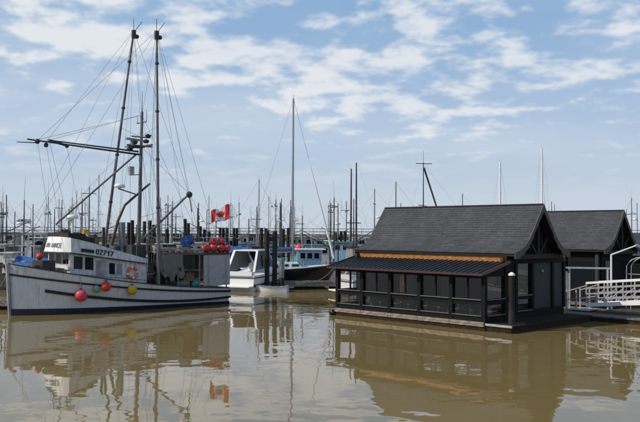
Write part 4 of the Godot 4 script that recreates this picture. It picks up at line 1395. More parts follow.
	for k in 11:
		var x := -L + 0.05 + k * (L - 0.1) / 10.0
		pbar(t, "rafter_tail", Vector3(x, 2.62, 0.02), Vector3(x, 2.5, 0.4), 0.07, 0.1, M.copper)
	for x in [-L - 0.2, 0.2]:
		pbar(t, "verge_trim", Vector3(x, top_e.y + 0.0, top_e.z), Vector3(x, low_e.y - 0.02, low_e.z + 0.02), 0.06, 0.13, M.copper)
	shingled_roof(t, -L - 0.1, 0.5, -1.6)
	gable_timber(t, -0.02, -1.6, 1.0)
	gable_timber(t, -L + 0.05, -1.6, -1.0)
	# ---- things around it
	var pile := mooring_pile(to_world(at, turn, Vector3(0.88, 0, -0.78)), 2.5, 0.14, "dark mooring pile with a white cone cap at the restaurant's corner", "")
	var cap := new_st()
	lathe(cap, Vector3(0, 2.5, 0), [Vector2(0.15, 0), Vector2(0.15, 0.05), Vector2(0.07, 0.13), Vector2(0, 0.15)], 14)
	part(pile, "cone_cap", cap, M.white_clean)
	# tables and chairs on the glazed side
	var chair: Node3D = null
	var table: Node3D = null
	for k in 5:
		var x := -L + 1.0 + k * 1.886
		var p := to_world(at, turn, Vector3(x, 0.35, -0.95))
		if k == 0:
			table = thing("cafe_table", "small square dark cafe table behind the restaurant's glazing", "table", p, turn, "cafe tables in the glazed lean-to")
			pbox(table, "table_top", Vector3(0, 0.74, 0), Vector3(0.65, 0.04, 0.65), M.seat)
			pcyl(table, "pedestal", Vector3(0, 0.02, 0), Vector3(0, 0.72, 0), 0.035, 0.035, M.dark_grey)
			pbox(table, "foot_plate", Vector3(0, 0.015, 0), Vector3(0.42, 0.03, 0.42), M.dark_grey)
		else:
			copy_of(table, "cafe_table", p, turn)
		for s in [-1.0, 1.0]:
			var cp := to_world(at, turn, Vector3(x + s * 0.55, 0.35, -0.95))
			var ct := turn + (0.0 if s > 0 else PI)
			if chair == null:
				chair = thing("cafe_chair", "dark cafe chair behind the restaurant's glazing", "chair", cp, ct, "cafe chairs in the glazed lean-to")
				pbox(chair, "seat", Vector3(0, 0.45, 0), Vector3(0.42, 0.04, 0.42), M.seat)
				for lx in [-0.18, 0.18]:
					for lz in [-0.18, 0.18]:
						pbox(chair, "leg", Vector3(lx, 0.215, lz), Vector3(0.035, 0.43, 0.035), M.dark_grey)
				pbox(chair, "backrest", Vector3(0.2, 0.78, 0), Vector3(0.03, 0.3, 0.4), M.seat)
				for lz in [-0.18, 0.18]:
					pbox(chair, "back_post", Vector3(0.2, 0.55, lz), Vector3(0.03, 0.2, 0.03), M.dark_grey)
			else:
				copy_of(chair, "cafe_chair", cp, ct)
	var board := thing("notice_board", "tan wooden board standing inside the restaurant's glazing", "board", to_world(at, turn, Vector3(-5.75, 0.35, -1.1)), turn)
	pbox(board, "panel", Vector3(0, 1.45, 0), Vector3(0.3, 0.85, 0.05), M.tan)
	for s in [-1.0, 1.0]:
		pbox(board, "leg", Vector3(s * 0.12, 0.51, 0), Vector3(0.04, 1.02, 0.04), M.tan)
	var ball_ := new_st()
	ball(ball_, Vector3.ZERO, 0.19, 14)
	var bf := part(self, "float_fender", ball_, M.gloss_black)
	bf.position = to_world(at, turn, Vector3(-L - 0.12, 0.12, 0.1))
	tag(bf, "black round fender at the waterline of the restaurant's float", "fender")

	# second house behind, same roof, on its own float
	var at2 := to_world(at, turn, Vector3(-1.5, 0, -11.9))
	var t2 := thing("floating_house", "second dark floating house with flared shingle roof behind the gangway", "building", at2, turn)
	pbox(t2, "float", Vector3(-4.4, 0.02, -4.0), Vector3(9.4, 0.5, 6.4), M.floatwood)
	pbox(t2, "float_deck", Vector3(-4.4, 0.31, -4.0), Vector3(9.6, 0.08, 6.6), M.deck)
	for q in [[-4.4, -2.1, 8.6, 0.12], [-4.4, -6.3, 8.6, 0.12], [-0.1, -4.2, 0.12, 4.08], [-8.64, -4.2, 0.12, 4.08]]:
		pbox(t2, "wall", Vector3(q[0], 1.85, q[1]), Vector3(q[2], 3.0, q[3]), M.house_wall)
	for k in 5:
		pbox(t2, "wall_post", Vector3(-8.6 + k * 2.1, 1.8, -1.95), Vector3(0.18, 2.9, 0.16), M.house_panel)
	for k in 4:
		window(t2, Vector3(-7.55 + k * 2.1, 2.0, -2.03), Vector3(0.75, 0, 0), Vector3(0, 0.8, 0), Vector3(0, 0, 1), M.house_trim, M.dark_glass)
	for z in [-3.2, -5.2]:
		window(t2, Vector3(-0.03, 2.0, z), Vector3(0, 0, 0.6), Vector3(0, 0.8, 0), Vector3(1, 0, 0), M.house_trim, M.dark_glass)
	shingled_roof(t2, -9.2, 0.35, -1.7)
	gable_timber(t2, -0.02, -1.7, 1.0)
	gable_timber(t2, -8.7, -1.7, -1.0)

	# third, lower roof at the edge
	var at3 := to_world(at, turn, Vector3(-3.5, 0, -21.5))
	var t3 := thing("float_shed", "low dark float shed with a hipped roof beyond the second house", "building", at3, turn)
	pbox(t3, "float", Vector3(1.0, 0.05, -2.5), Vector3(9.0, 0.6, 6.0), M.floatwood)
	pbox(t3, "wall", Vector3(1.0, 1.65, -2.5), Vector3(8.0, 2.6, 5.0), M.house_wall)
	var rs := new_st()
	var e := [Vector3(-3.5, 2.95, 0.5), Vector3(5.5, 2.95, 0.5), Vector3(5.5, 2.95, -5.5), Vector3(-3.5, 2.95, -5.5)]
	var r0 := Vector3(-0.8, 4.45, -2.5)
	var r1 := Vector3(2.8, 4.45, -2.5)
	quad(rs, e[0], e[1], r1, r0, Vector3(0, 1, 1))
	quad(rs, e[2], e[3], r0, r1, Vector3(0, 1, -1))
	tri(rs, e[1], e[2], r1, Vector3(1, 1, 0))
	tri(rs, e[3], e[0], r0, Vector3(-1, 1, 0))
	quad(rs, e[0], e[1], e[2], e[3], Vector3.DOWN)
	part(t3, "roof", rs, M.dark_grey)
	window(t3, Vector3(1.0, 1.9, 0.03), Vector3(0.8, 0, 0), Vector3(0, 0.5, 0), Vector3(0, 0, 1), M.house_trim, M.dark_glass)

	# float between the houses, gangway, davit, gate
	var dk := thing("landing_float", "dark timber landing float under the foot of the gangway", "dock", to_world(at, turn, Vector3(-1.0, 0, -9.6)), turn)
	pbox(dk, "float", Vector3(1.4, 0.0, 0), Vector3(8.5, 0.4, 3.9), M.floatwood)
	for k in 14:
		pbox(dk, "deck_plank", Vector3(-2.5 + k * 0.6, 0.24, 0), Vector3(0.58, 0.06, 4.0), M.deck)
	gangway(to_world(at, turn, Vector3(0.1, 0.3, -9.1)), turn)
	var dv := thing("davit", "white davit with an angled arm standing beside the gangway", "davit", to_world(at, turn, Vector3(0.6, 0.27, -10.9)), turn)
	pcyl(dv, "post", Vector3(0, 0, 0), Vector3(0, 3.0, 0), 0.05, 0.05, M.white_clean)
	pcyl(dv, "arm", Vector3(0, 2.98, 0), Vector3(1.0, 3.5, -0.9), 0.045, 0.035, M.white_clean)
	pcyl(dv, "hook_block", Vector3(0.95, 3.5, -0.86), Vector3(1.15, 3.38, -1.02), 0.1, 0.08, M.pale_grey)
	pbox(dv, "base_plate", Vector3(0, 0.02, 0), Vector3(0.35, 0.04, 0.35), M.steel)
	var gt := thing("gate_frame", "pale metal gate frame at the foot of the gangway", "gate", to_world(at, turn, Vector3(-1.9, 0.27, -10.0)), turn)
	for q in [Vector3(0, 0, 0), Vector3(0.35, 0, -0.35), Vector3(2.2, 0, -1.1)]:
		pbar(gt, "post", q, q + Vector3(0, 2.2, 0), 0.08, 0.08, M.galvanised)
	pbar(gt, "top_rail", Vector3(-0.1, 2.24, 0.05), Vector3(2.4, 2.24, -1.2), 0.08, 0.09, M.galvanised)
	pbar(gt, "gate_leaf", Vector3(0.05, 1.1, -0.05), Vector3(0.3, 1.1, -0.3), 0.03, 1.9, M.pale_grey)
	var hp := thing("hoop_rail", "thin arched pipe rail beyond the gangway", "railing", to_world(at, turn, Vector3(2.4, 0.27, -10.6)), turn)
	for k in 2:
		var st := new_st()
		var pts := []
		for q in 11:
			var a := PI * q / 10.0
			pts.append(Vector3(cos(a) * 0.85, (2.2 + 0.7 * sin(a)) if q > 0 and q < 10 else 0.0, -k * 0.55))
		tube(st, pts, [0.028], 6)
		part(hp, "hoop", st, M.galvanised)
	pbar(hp, "cross_rail", Vector3(-0.85, 2.0, -0.27), Vector3(0.85, 2.0, -0.27), 0.03, 0.03, M.galvanised)

func gangway(at: Vector3, turn: float) -> void:
	var t := thing("gangway", "white aluminium truss gangway sloping up from the landing float", "gangway", at, turn)
	var len_ := 13.0
	var rise := 1.3
	var dir := Vector3(len_, rise, 0)
	var hgt := 1.15
	for s in 2:
		var z := 0.0 - s * 1.35
		var a := Vector3(0, 0.34, z)
		pbar(t, "bottom_chord", a, a + dir, 0.12, 0.2, M.white_clean)
		pbar(t, "top_chord", a + Vector3(0, hgt, 0), a + dir + Vector3(0, hgt, 0), 0.09, 0.11, M.white_clean)
		for k in 3:
			pbar(t, "mid_rail", a + Vector3(0, hgt * (k + 1) / 4.0, 0), a + dir + Vector3(0, hgt * (k + 1) / 4.0, 0), 0.05, 0.075, M.galvanised)
		var n := 13
		for k in n + 1:
			var p := a + dir * (float(k) / n)
			pbar(t, "truss_post", p, p + Vector3(0, hgt, 0), 0.06, 0.06, M.galvanised)
			if k < n:
				var q := a + dir * (float(k + 1) / n)
				pbar(t, "truss_brace", p + Vector3(0, hgt * 0.05, 0), q + Vector3(0, hgt * 0.66, 0), 0.045, 0.045, M.galvanised)
	for k in 26:
		var p := dir * ((k + 0.5) / 26.0) + Vector3(0, 0.32, -0.675)
		pbox(t, "tread", p, Vector3(0.47, 0.05, 1.22), M.pale_grey, Basis(Vector3(0, 0, 1), atan2(rise, len_)))
	pbox(t, "foot_plate", Vector3(-0.5, 0.05, -0.675), Vector3(1.2, 0.05, 1.5), M.galvanised)
	for s in 2:
		var z := 0.05 - s * 1.45
		pbar(t, "landing_rail", Vector3(-1.1, 1.0, z), Vector3(0, 1.35, z), 0.05, 0.05, M.galvanised)
		pbar(t, "landing_rail", Vector3(-1.1, 0.55, z), Vector3(0, 0.75, z), 0.05, 0.05, M.galvanised)
		for x in [-1.1, -0.55]:
			pbar(t, "landing_post", Vector3(x, 0.05, z), Vector3(x, 1.1, z), 0.06, 0.06, M.galvanised)

func mooring_pile(at: Vector3, top: float, r: float, label: String, group: String, m: Material = null) -> Node3D:
	var t := thing("mooring_pile", label, "piling", at, rng.randf() * TAU, group)
	var st := new_st()
	var lean := Vector3(rng.randf_range(-0.04, 0.04), 0, rng.randf_range(-0.04, 0.04))
	var pts := []
	var rad := []
	for k in 7:
		var y := lerpf(-0.6, top, k / 6.0)
		pts.append(lean * y / top + Vector3(0, y, 0))
		rad.append(r * (1.08 - 0.12 * k / 6.0) * rng.randf_range(0.97, 1.03))
	tube(st, pts, rad, 10)
	part(t, "shaft", st, m if m else M.pile)
	st = new_st()
	tube(st, [Vector3(0, -0.5, 0), Vector3(0, 0.5, 0), Vector3(0, 0.95, 0)], [r * 1.16, r * 1.15, r * 1.06], 10)
	part(t, "barnacle_band", st, M.barnacle)
	return t

# ------------------------------------------------------------------ harbour behind
func dock(label: String, a: Vector3, b: Vector3, w: float) -> void:
	var d := b - a
	var t := thing("floating_dock", label, "dock", a, atan2(-d.z, d.x))
	var n := int(ceil(d.length() / 3.0))
	var l := d.length() / n
	for k in n:
		pbox(t, "dock_section", Vector3(l * (k + 0.5), 0.42, 0), Vector3(l - 0.05, 0.08, w), M.deck)
		pbox(t, "dock_float", Vector3(l * (k + 0.5), 0.08, 0), Vector3(l - 0.5, 0.5, w - 0.25), M.floatwood)
	for s in [-1.0, 1.0]:
		pbox(t, "bull_rail", Vector3(d.length() * 0.5, 0.52, s * (w * 0.5 - 0.1)), Vector3(d.length(), 0.12, 0.14), M.weathered)
		pbox(t, "side_beam", Vector3(d.length() * 0.5, 0.32, s * (w * 0.5 + 0.02)), Vector3(d.length(), 0.2, 0.06), M.weathered)

func make_pier() -> void:
	var z := -152.0
	var t := thing("timber_pier", "long pale pier with a railing on dark piles across the harbour", "pier", Vector3(-80, 0, z))
	var n := 40
	var span := 4.5
	for k in n:
		pbox(t, "deck_beam", Vector3(span * (k + 0.5), 3.75, 0), Vector3(span - 0.04, 0.5, 5.0), M.concrete)
		pcyl(t, "pile", Vector3(span * (k + 0.1), -0.5, 2.0), Vector3(span * (k + 0.1), 3.5, 2.0), 0.22, 0.2, M.pile)
		pcyl(t, "pile", Vector3(span * (k + 0.6), -0.5, -2.0), Vector3(span * (k + 0.6), 3.5, -2.0), 0.22, 0.2, M.pile)
		pbar(t, "railing_post", Vector3(span * (k + 0.5), 4.0, 2.3), Vector3(span * (k + 0.5), 5.05, 2.3), 0.09, 0.09, M.weathered)
		pbar(t, "railing_post", Vector3(span * k + 0.02, 4.0, 2.3), Vector3(span * k + 0.02, 5.05, 2.3), 0.09, 0.09, M.weathered)
	for y in [4.5, 5.0]:
		pbar(t, "rail", Vector3(0, y, 2.3), Vector3(span * n, y, 2.3), 0.1, 0.12, M.weathered)
	# rock breakwater behind
	var st := new_st()
	var nz := FastNoiseLite.new()
	nz.seed = 4
	nz.frequency = 0.09
	var prev := []
	for i in 321:
		var x := -320.0 + i * 2.0
		var ring := []
		for j in 7:
			var u := j / 6.0
			var y := sin(u * PI) * 4.1 - 0.5 + nz.get_noise_2d(x * 2.0, j * 9.0) * 0.9
			ring.append(Vector3(x + nz.get_noise_2d(x, j * 31.0) * 0.9, y, -185.0 - u * 12.0 + 12.0))
		if i > 0:
			for j in 6:
				quad(st, prev[j], prev[j + 1], ring[j + 1], ring[j], Vector3(0, 1, 0.5 if j < 3 else -0.5))
		prev = ring
	var rb := part(self, "breakwater", st, M.rock)
	tag(rb, "low dark rock breakwater beyond the long pier", "breakwater")

func make_harbour() -> void:
	# docks
	dock("weathered floating dock beside the black-hulled sailboat and the white cruiser", Vector3(-7.6, 0, -62.0), Vector3(6.0, 0, -63.5), 1.6)
	dock("weathered floating dock ahead of the troller's bow", Vector3(-34, 0, -46.5), Vector3(-17.2, 0, -45.4), 1.5)
	dock("long floating dock behind the moored fishing boats", Vector3(-48, 0, -88), Vector3(52, 0, -88), 2.0)
	# piles: pair beside the skiff, the ones behind, clusters further away
	mooring_pile(Vector3(-3.99, 0, -61.0), 4.5, 0.17, "tall dark mooring pile rising behind the small skiff", "tall piles behind the skiff")
	mooring_pile(Vector3(-3.42, 0, -61.1), 4.45, 0.18, "tall dark mooring pile rising behind the small skiff", "tall piles behind the skiff")
	mooring_pile(Vector3(-2.88, 0, -60.9), 2.4, 0.19, "short grey sleeved pile beside the two tall dark piles", "", M.steel)
	for x in [-4.85, -4.48, -3.15, -2.7]:
		mooring_pile(Vector3(x, 0, -66.5 if x < -4 else -69.5), 4.6 + rng.randf() * 0.15, 0.15, "dark pile standing among the boats behind the floating dock", "piles behind the floating dock")
	for q in [[220, 80], [223.5, 80.3], [227, 80], [234.3, 82], [237, 82]]:
		mooring_pile(Vector3((q[0] - 320) * q[1] / 806.0, 0, -q[1]), 4.65 + rng.randf() * 0.2, 0.15, "dark pile beneath the flag, in line with the far fishing boats", "piles beyond the troller's stern")
	for q in [[185, 78, 5.6], [188.5, 78, 5.2], [200, 78, 4.9], [204.5, 78.4, 4.6], [209, 78, 4.4]]:
		mooring_pile(Vector3((q[0] - 320) * q[1] / 806.0, 0, -q[1]), q[2], 0.16, "dark pile showing above the troller's working deck", "piles above the troller's deck")
	for q in [[127, 5.2], [132, 5.4], [137.5, 5.0], [144, 5.3], [149, 5.4], [153, 5.0], [165, 4.6]]:
		mooring_pile(Vector3((q[0] - 320) * 74 / 806.0, 0, -74.0 - rng.randf()), q[1], 0.17, "dark pile seen between the troller's poles", "piles between the troller's poles")
	for q in [[336, 4.4], [341, 4.5], [345, 4.5]]:
		mooring_pile(Vector3((q[0] - 320) * 84 / 806.0, 0, -84.0), q[1], 0.16, "dark pile near the restaurant's far eave", "piles near the restaurant's far eave")

	# skiff
	var sk := thing("skiff", "small white open skiff tied to the floating dock", "skiff", Vector3(-2.35, -0.02, -59.5), PI - 0.12)
	var h := Hull.new()
	h.length = 2.35
	h.beam = 1.25
	h.stern = 0.4
	h.mid = 0.33
	h.bow = 0.55
	h.rake = 0.35
	h.transom = 0.85
	part(sk, "hull", hull_shell(h, 16, 5), M.white_clean)
	part(sk, "gunwale", hull_cap(h, 0.06, 0.04, 16), M.pale_grey)
	part(sk, "floorboards", hull_deck(h, 0.3, 10), M.pale_grey)
	for x in [0.5, 1.4]:
		pbox(sk, "thwart", Vector3(x, 0.36, 0), Vector3(0.22, 0.04, 1.08), M.pale_grey)

	# cruiser and black sailboat on the dock
	cruiser("cabin_cruiser", "white cabin cruiser with grey canopy moored astern of the troller", Vector3(-6.1, 0, -59.8), 1.2, {"length": 8.2, "top": 2.95})
	sail_boat("sailboat", "black-hulled sailboat with white deck and a tall grey mast", Vector3(-6.4, 0, -65.6), 0.14, {"hull": M.gloss_black, "length": 7.0, "mast": 15.4, "mx": 0.6, "beam": 2.7, "free": 0.42})
	cruiser("canopy_cruiser", "white cruiser with blue canopy seen through the restaurant's end windows", Vector3(1.75, 0, -56.0), 0.38, {"length": 6.5, "top": 2.5, "roof": M.light_blue, "curtain": M.light_blue, "stripe": M.light_blue})

	# light blue cabin boat and neighbours
	work_boat("gillnetter", "small fishing boat with light blue cabin beyond the black sailboat", "fishing boat", Vector3(-3.6, 0, -70.0), 0.1, {"length": 7.5, "cab": M.light_blue, "roof": M.white_clean, "cabtop": 2.85, "cab0": 0.22, "cab1": 0.5, "whips": 2, "trim": M.mid_blue})
	work_boat("fishing_boat", "fishing boat with teal cabin roof among the moored boats", "fishing boat", Vector3(-5.0, 0, -78.0), 0.05, {"length": 9.0, "cab": M.white, "roof": M.teal, "cabtop": 3.1, "cab0": 0.4, "cab1": 0.66, "mast": 6.0, "hull": M.white, "tarp": M.teal, "tarp1": 0.36})
	work_boat("seine_boat", "dark blue fishing boat with square rig near the restaurant", "fishing boat", Vector3(-1.6, 0, -74.0), 0.25, {"length": 9.0, "hull": M.mid_blue, "cab": M.pale_grey, "roof": M.dark_grey, "cabtop": 3.0, "cab0": 0.5, "cab1": 0.74, "mast": 7.6, "mastx": 3.0, "poles": 7.0, "spread": 0.42, "radar": true, "mastmat": M.dark_spar})
	work_boat("covered_boat", "fishing boat under a bright blue tarpaulin with twin masts", "fishing boat", Vector3(-9.2, 0, -79.0), 0.12, {"length": 10.0, "hull": M.white, "cab": M.cream, "cabtop": 3.0, "cab0": 0.6, "cab1": 0.8, "tarp": M.tarp_blue, "tarp1": 0.5, "tarph": 2.0, "mast": 6.9, "mastx": 3.0, "poles": 6.4, "spread": 0.45})
	work_boat("far_fishing_boat", "white fishing boat with a mast crosstree near the long pier", "fishing boat", Vector3(-7.5, 0, -96.0), 0.1, {"length": 11.0, "cabtop": 3.6, "mast": 8.2, "mastx": 4.0, "poles": 7.4, "spread": 0.46, "whips": 2, "radar": true})
	work_boat("cream_fishing_boat", "cream fishing boat lying beyond the troller's stern deck", "fishing boat", Vector3(-17.5, 0, -72.0), 0.2, {"length": 10.0, "cab": M.cream, "roof": M.white, "cabtop": 3.3, "hull": M.white, "mast": 6.6, "canopy": M.white})
	work_boat("red_trim_boat", "white fishing boat with dark red roof behind the troller's wheelhouse", "fishing boat", Vector3(-27.5, 0, -80.0), 0.3, {"length": 11.0, "cab": M.white, "roof": M.dark_red, "cabtop": 3.7, "mast": 8.9, "mastx": 4.4, "poles": 8.2, "spread": 0.35, "hull": M.white, "trim": M.dark_red})
	work_boat("orange_deck_boat", "fishing boat with cedar coloured cabin beyond the troller's exhaust stack", "fishing boat", Vector3(-25.5, 0, -70.0), 0.15, {"length": 9.0, "cab": M.cream, "roof": M.cedar, "cabtop": 3.3, "hull": M.dark_grey, "whips": 2})
	# boats beyond the bow
	work_boat("grey_cabin_boat", "grey and white fishing boat with a long flat canopy beyond the dock at the bow", "fishing boat", Vector3(-19.2, 0, -65.0), PI - 0.15, {"length": 12.0, "cab": M.white, "roof": M.pale_grey, "cabtop": 3.2, "cab0": 0.5, "cab1": 0.75, "hull": M.mid_blue, "mast": 6.9, "mastx": 5.0, "poles": 6.6, "spread": 0.45, "canopy": M.pale_grey, "can0": 0.12, "radar": true, "mastmat": M.spar})
	work_boat("tarp_skiff", "small open boat under a crumpled blue cover ahead of the grey canopy boat", "boat", Vector3(-18.6, 0, -59.5), PI - 0.1, {"length": 5.5, "beam": 2.2, "stern": 1.6, "mid": 1.7, "bow": 2.0, "cab0": 0.72, "cab1": 0.85, "cabtop": 2.7, "tarp": M.tarp_blue, "tarp1": 0.7, "tarph": 0.7, "hull": M.dark_grey})
	work_boat("dark_seiner", "dark red and black fishing boat with a cluttered rig behind the grey canopy boat", "fishing boat", Vector3(-26.0, 0, -77.0), PI + 0.1, {"length": 13.0, "cab": M.dark_red, "roof": M.white, "cabtop": 3.9, "hull": M.black, "mast": 7.5, "mastx": 5.0, "poles": 6.2, "spread": 0.48, "boom": true, "whips": 3, "mastmat": M.dark_spar})
	work_boat("white_seiner", "white fishing boat with twin antennas moored at the long floating dock", "fishing boat", Vector3(-33.0, 0, -84.0), PI - 0.05, {"length": 12.0, "cab": M.white, "roof": M.teal, "cabtop": 3.8, "hull": M.white, "mast": 8.0, "whips": 3})
	work_boat("white_roof_boat", "fishing boat with broad white roof and tan mast beyond the troller's bow", "fishing boat", Vector3(-16.5, 0, -70.5), PI + 0.12, {"length": 11.5, "cab": M.pale_grey, "roof": M.white_clean, "cabtop": 3.75, "cab0": 0.42, "cab1": 0.7, "hull": M.dark_grey, "mast": 7.2, "mastx": 4.2, "mastmat": M.brown_spar, "canopy": M.dark_red, "whips": 3, "trim": M.white})
	work_boat("green_cabin_boat", "black fishing boat with green cabin beyond the dock at the bow", "fishing boat", Vector3(-24.0, 0, -71.5), PI + 0.1, {"length": 10.0, "cab": M.teal, "roof": M.white, "cabtop": 3.5, "cab0": 0.45, "cab1": 0.72, "hull": M.black, "mast": 6.4, "poles": 7.6, "mastx": 4.0, "spread": 0.3, "mastmat": M.dark_spar, "tarp": M.canvas, "tarp1": 0.35, "radar": true})
	work_boat("open_gillnetter", "low white boat with a net drum and dark cabin just beyond the troller's bow", "fishing boat", Vector3(-15.0, 0, -62.0), PI + 0.05, {"length": 7.5, "beam": 2.6, "cab": M.dark_grey, "roof": M.light_blue, "cabtop": 2.75, "cab0": 0.5, "cab1": 0.75, "hull": M.white, "whips": 2, "canopy": M.tarp_blue})
	work_boat("white_cabin_boat", "white fishing boat with broad pale wheelhouse beyond the troller's stern buoys", "fishing boat", Vector3(-15.5, 0, -84.0), 0.08, {"length": 11.0, "cab": M.white_clean, "roof": M.white_clean, "cabtop": 3.7, "cab0": 0.3, "cab1": 0.62, "hull": M.mid_blue, "mast": 7.4, "mastx": 2.8, "poles": 6.8, "spread": 0.4, "mastmat": M.dark_spar, "whips": 3, "radar": true})
	work_boat("red_hull_boat", "dark red fishing boat with cream roof behind the blue tarpaulin boat", "fishing boat", Vector3(-8.0, 0, -90.5), 0.12, {"length": 10.0, "cab": M.pale_grey, "roof": M.cream, "cabtop": 3.8, "hull": M.dark_red, "mast": 7.6, "mastx": 3.6, "poles": 8.1, "spread": 0.3, "mastmat": M.dark_spar, "whips": 2, "tarp": M.canvas, "tarp1": 0.3})
	work_boat("brown_cabin_boat", "low fishing boat with varnished cabin between the piles and the teal roofed boat", "fishing boat", Vector3(-8.4, 0, -73.0), 0.1, {"length": 7.5, "cab": M.plywood, "roof": M.dark_grey, "cabtop": 3.0, "cab0": 0.3, "cab1": 0.6, "hull": M.black, "whips": 2, "mast": 5.6, "boom": false})
	work_boat("brown_gear_boat", "fishing boat heaped with brown nets behind the troller's wheelhouse roof", "fishing boat", Vector3(-22.5, 0, -64.0), 0.12, {"length": 9.0, "cab": M.cream, "roof": M.plywood, "cabtop": 3.6, "cab0": 0.5, "cab1": 0.75, "hull": M.dark_grey, "tarp": M.net_dark, "tarp1": 0.45, "tarph": 2.4, "whips": 2})
	# mooring lines
	for q in [[Vector3(-16.0, 2.6, -41.8), Vector3(-18.6, 0.55, -45.3), 0.3], [Vector3(1.2, 1.65, -64.4), Vector3(-0.5, 0.55, -62.6), 0.25], [Vector3(-5.9, 1.25, -59.9), Vector3(-6.8, 0.55, -61.6), 0.15]]:
		var pts := []
		for i in 9:
			var tt := i / 8.0
			pts.append(q[0].lerp(q[1], tt) - Vector3(0, q[2] * 4.0 * tt * (1.0 - tt), 0))
		var rs := new_st()
		tube(rs, pts, [0.016], 5)
		var ln := part(self, numbered("mooring_line"), rs, M.rope)
		tag(ln, ["slack mooring line from the troller's bow to a dock", "mooring line from the black sailboat's bow to the dock", "mooring line from the white cruiser's stern to the dock"][used_names["mooring_line"]], "rope", "mooring lines")
	# rows further off
	var row := [
		[-46.0, -98.0, 0.1, "white fishing boat with black trim at the end of the far row beyond the bow", M.white, M.pale_grey, M.white, 8.4], [-52.0, -110.0, 0.2, "black-hulled fishing boat with cream cabin in the far row beyond the bow", M.black, M.white, M.cream, 9.4],
		[-38.5, -104.0, -0.1, "fishing boat with teal hull in the far row beyond the bow", M.teal, M.white, M.white, 8.8], [-30.0, -112.0, 0.15, "cream-cabined fishing boat with a red roof near the breakwater", M.mid_blue, M.dark_red, M.cream, 9.0],
		[-23.0, -100.0, 0.0, "fishing boat with dark grey cabin beyond the troller's mast", M.white, M.white, M.dark_grey, 8.6], [-18.0, -116.0, 0.1, "white fishing boat with light blue roof near the long pier", M.white, M.light_blue, M.white, 9.6],
		[-14.0, -104.0, 0.1, "black-hulled fishing boat with white cabin near the lamp post", M.black, M.pale_grey, M.white, 8.2], [-1.5, -108.0, 0.1, "fishing boat with pale cabin beyond the teal roofed boat", M.white, M.white, M.pale_grey, 8.4],
		[4.5, -118.0, 0.2, "dark fishing boat with cream cabin beyond the restaurant's far eave", M.mid_blue, M.white, M.cream, 9.0]]
	for q in row:
		work_boat("distant_fishing_boat", q[3], "fishing boat", Vector3(q[0], 0, q[1]), q[2] + (PI if int(absf(q[0]) * 2) % 3 == 0 else 0.0), {"length": rng.randf_range(9.5, 12.5), "hull": q[4], "roof": q[5], "cab": q[6], "cabtop": rng.randf_range(3.3, 4.1), "mast": q[7], "mastx": rng.randf_range(3.0, 4.6), "poles": q[7] - rng.randf_range(0.4, 1.6), "spread": rng.randf_range(0.15, 0.46), "whips": 2, "radar": rng.randf() < 0.5, "cab0": rng.randf_range(0.4, 0.5), "cab1": rng.randf_range(0.66, 0.76), "group": "fishing boats in the far row"})
	# crowded moorings, label composed from what each boat shows
	var hulls := [["white", M.white], ["black", M.black], ["navy", M.navy], ["dark red", M.dark_red], ["grey", M.pale_grey], ["teal", M.teal]]
	var cabs := [["white", M.white_clean], ["cream", M.cream], ["pale grey", M.pale_grey], ["light blue", M.light_blue], ["varnished", M.plywood]]
	var roofs := [["white", M.white_clean], ["dark grey", M.dark_grey], ["teal", M.teal], ["blue", M.mid_blue], ["dark red", M.dark_red]]
	var n := 0
	for z in [-84.5, -92.5, -101.0, -122.0, -132.0]:
		var x: float = z * 0.40 - rng.randf() * 5.0
		while x < -z * 0.06:
			var hh: Array = hulls[(n * 5 + n / 6) % 6]
			var cc: Array = cabs[(n * 2 + n / 5) % 5]
			var rr: Array = roofs[(n * 3 + n / 7) % 5]
			var ln := rng.randf_range(7.0, 11.5)
			if n % 5 == 3:
				sail_boat("moored_yacht", "%s-hulled sailboat with %s coachroof and a bare mast in the crowded moorings" % [hh[0], cc[0]], Vector3(x, 0, z), rng.randf_range(-0.25, 0.25) + (PI if n % 2 else 0.0), {"hull": hh[1], "cab": cc[1], "length": ln * 0.85, "mast": rng.randf_range(7.5, 11.5), "mr": 0.07, "furl": n % 2 == 0, "free": 0.5, "group": "sailboats in the crowded moorings"})
			else:
				work_boat("moored_fishing_boat", "%s-hulled fishing boat with %s cabin and %s roof in the crowded moorings" % [hh[0], cc[0], rr[0]], "fishing boat", Vector3(x, 0, z), rng.randf_range(-0.3, 0.3) + (PI if n % 2 else 0.0), {"length": ln, "beam": ln * 0.31, "hull": hh[1], "cab": cc[1], "roof": rr[1], "cabtop": rng.randf_range(2.9, 4.2), "cab0": rng.randf_range(0.25, 0.5), "cab1": rng.randf_range(0.6, 0.78), "mast": rng.randf_range(5.2, 9.5), "mastx": ln * rng.randf_range(0.2, 0.42), "boom": rng.randf() < 0.5, "whips": rng.randi() % 4, "radar": rng.randf() < 0.3, "mastmat": [M.spar, M.dark_spar, M.white_mast, M.alloy_mast, M.brown_spar][n % 5], "group": "fishing boats in the crowded moorings"}.merged({"poles": rng.randf_range(5.5, 9.0), "spread": rng.randf_range(0.1, 0.6), "pr": 0.045} if n % 3 == 0 else {}).merged({"tarp": [M.tarp_blue, M.canvas, M.teal, M.cream][n % 4], "tarp1": 0.3, "tarph": rng.randf_range(0.8, 1.8)} if n % 4 == 1 else {}))
			x += ln * rng.randf_range(0.62, 0.9) + 1.2
			n += 1
	# boats whose masts show over the roofs
	work_boat("twin_pole_troller", "troller with two tall dark poles behind the restaurant roof", "fishing boat", Vector3(7.0, 0, -84.0), 2.3, {"length": 12.0, "mast": 8.0, "poles": 12.0, "mastx": 5.0, "spread": 0.12, "base": 0.13, "pr": 0.12, "mastmat": M.dark_spar, "cabtop": 3.4, "whips": 2})
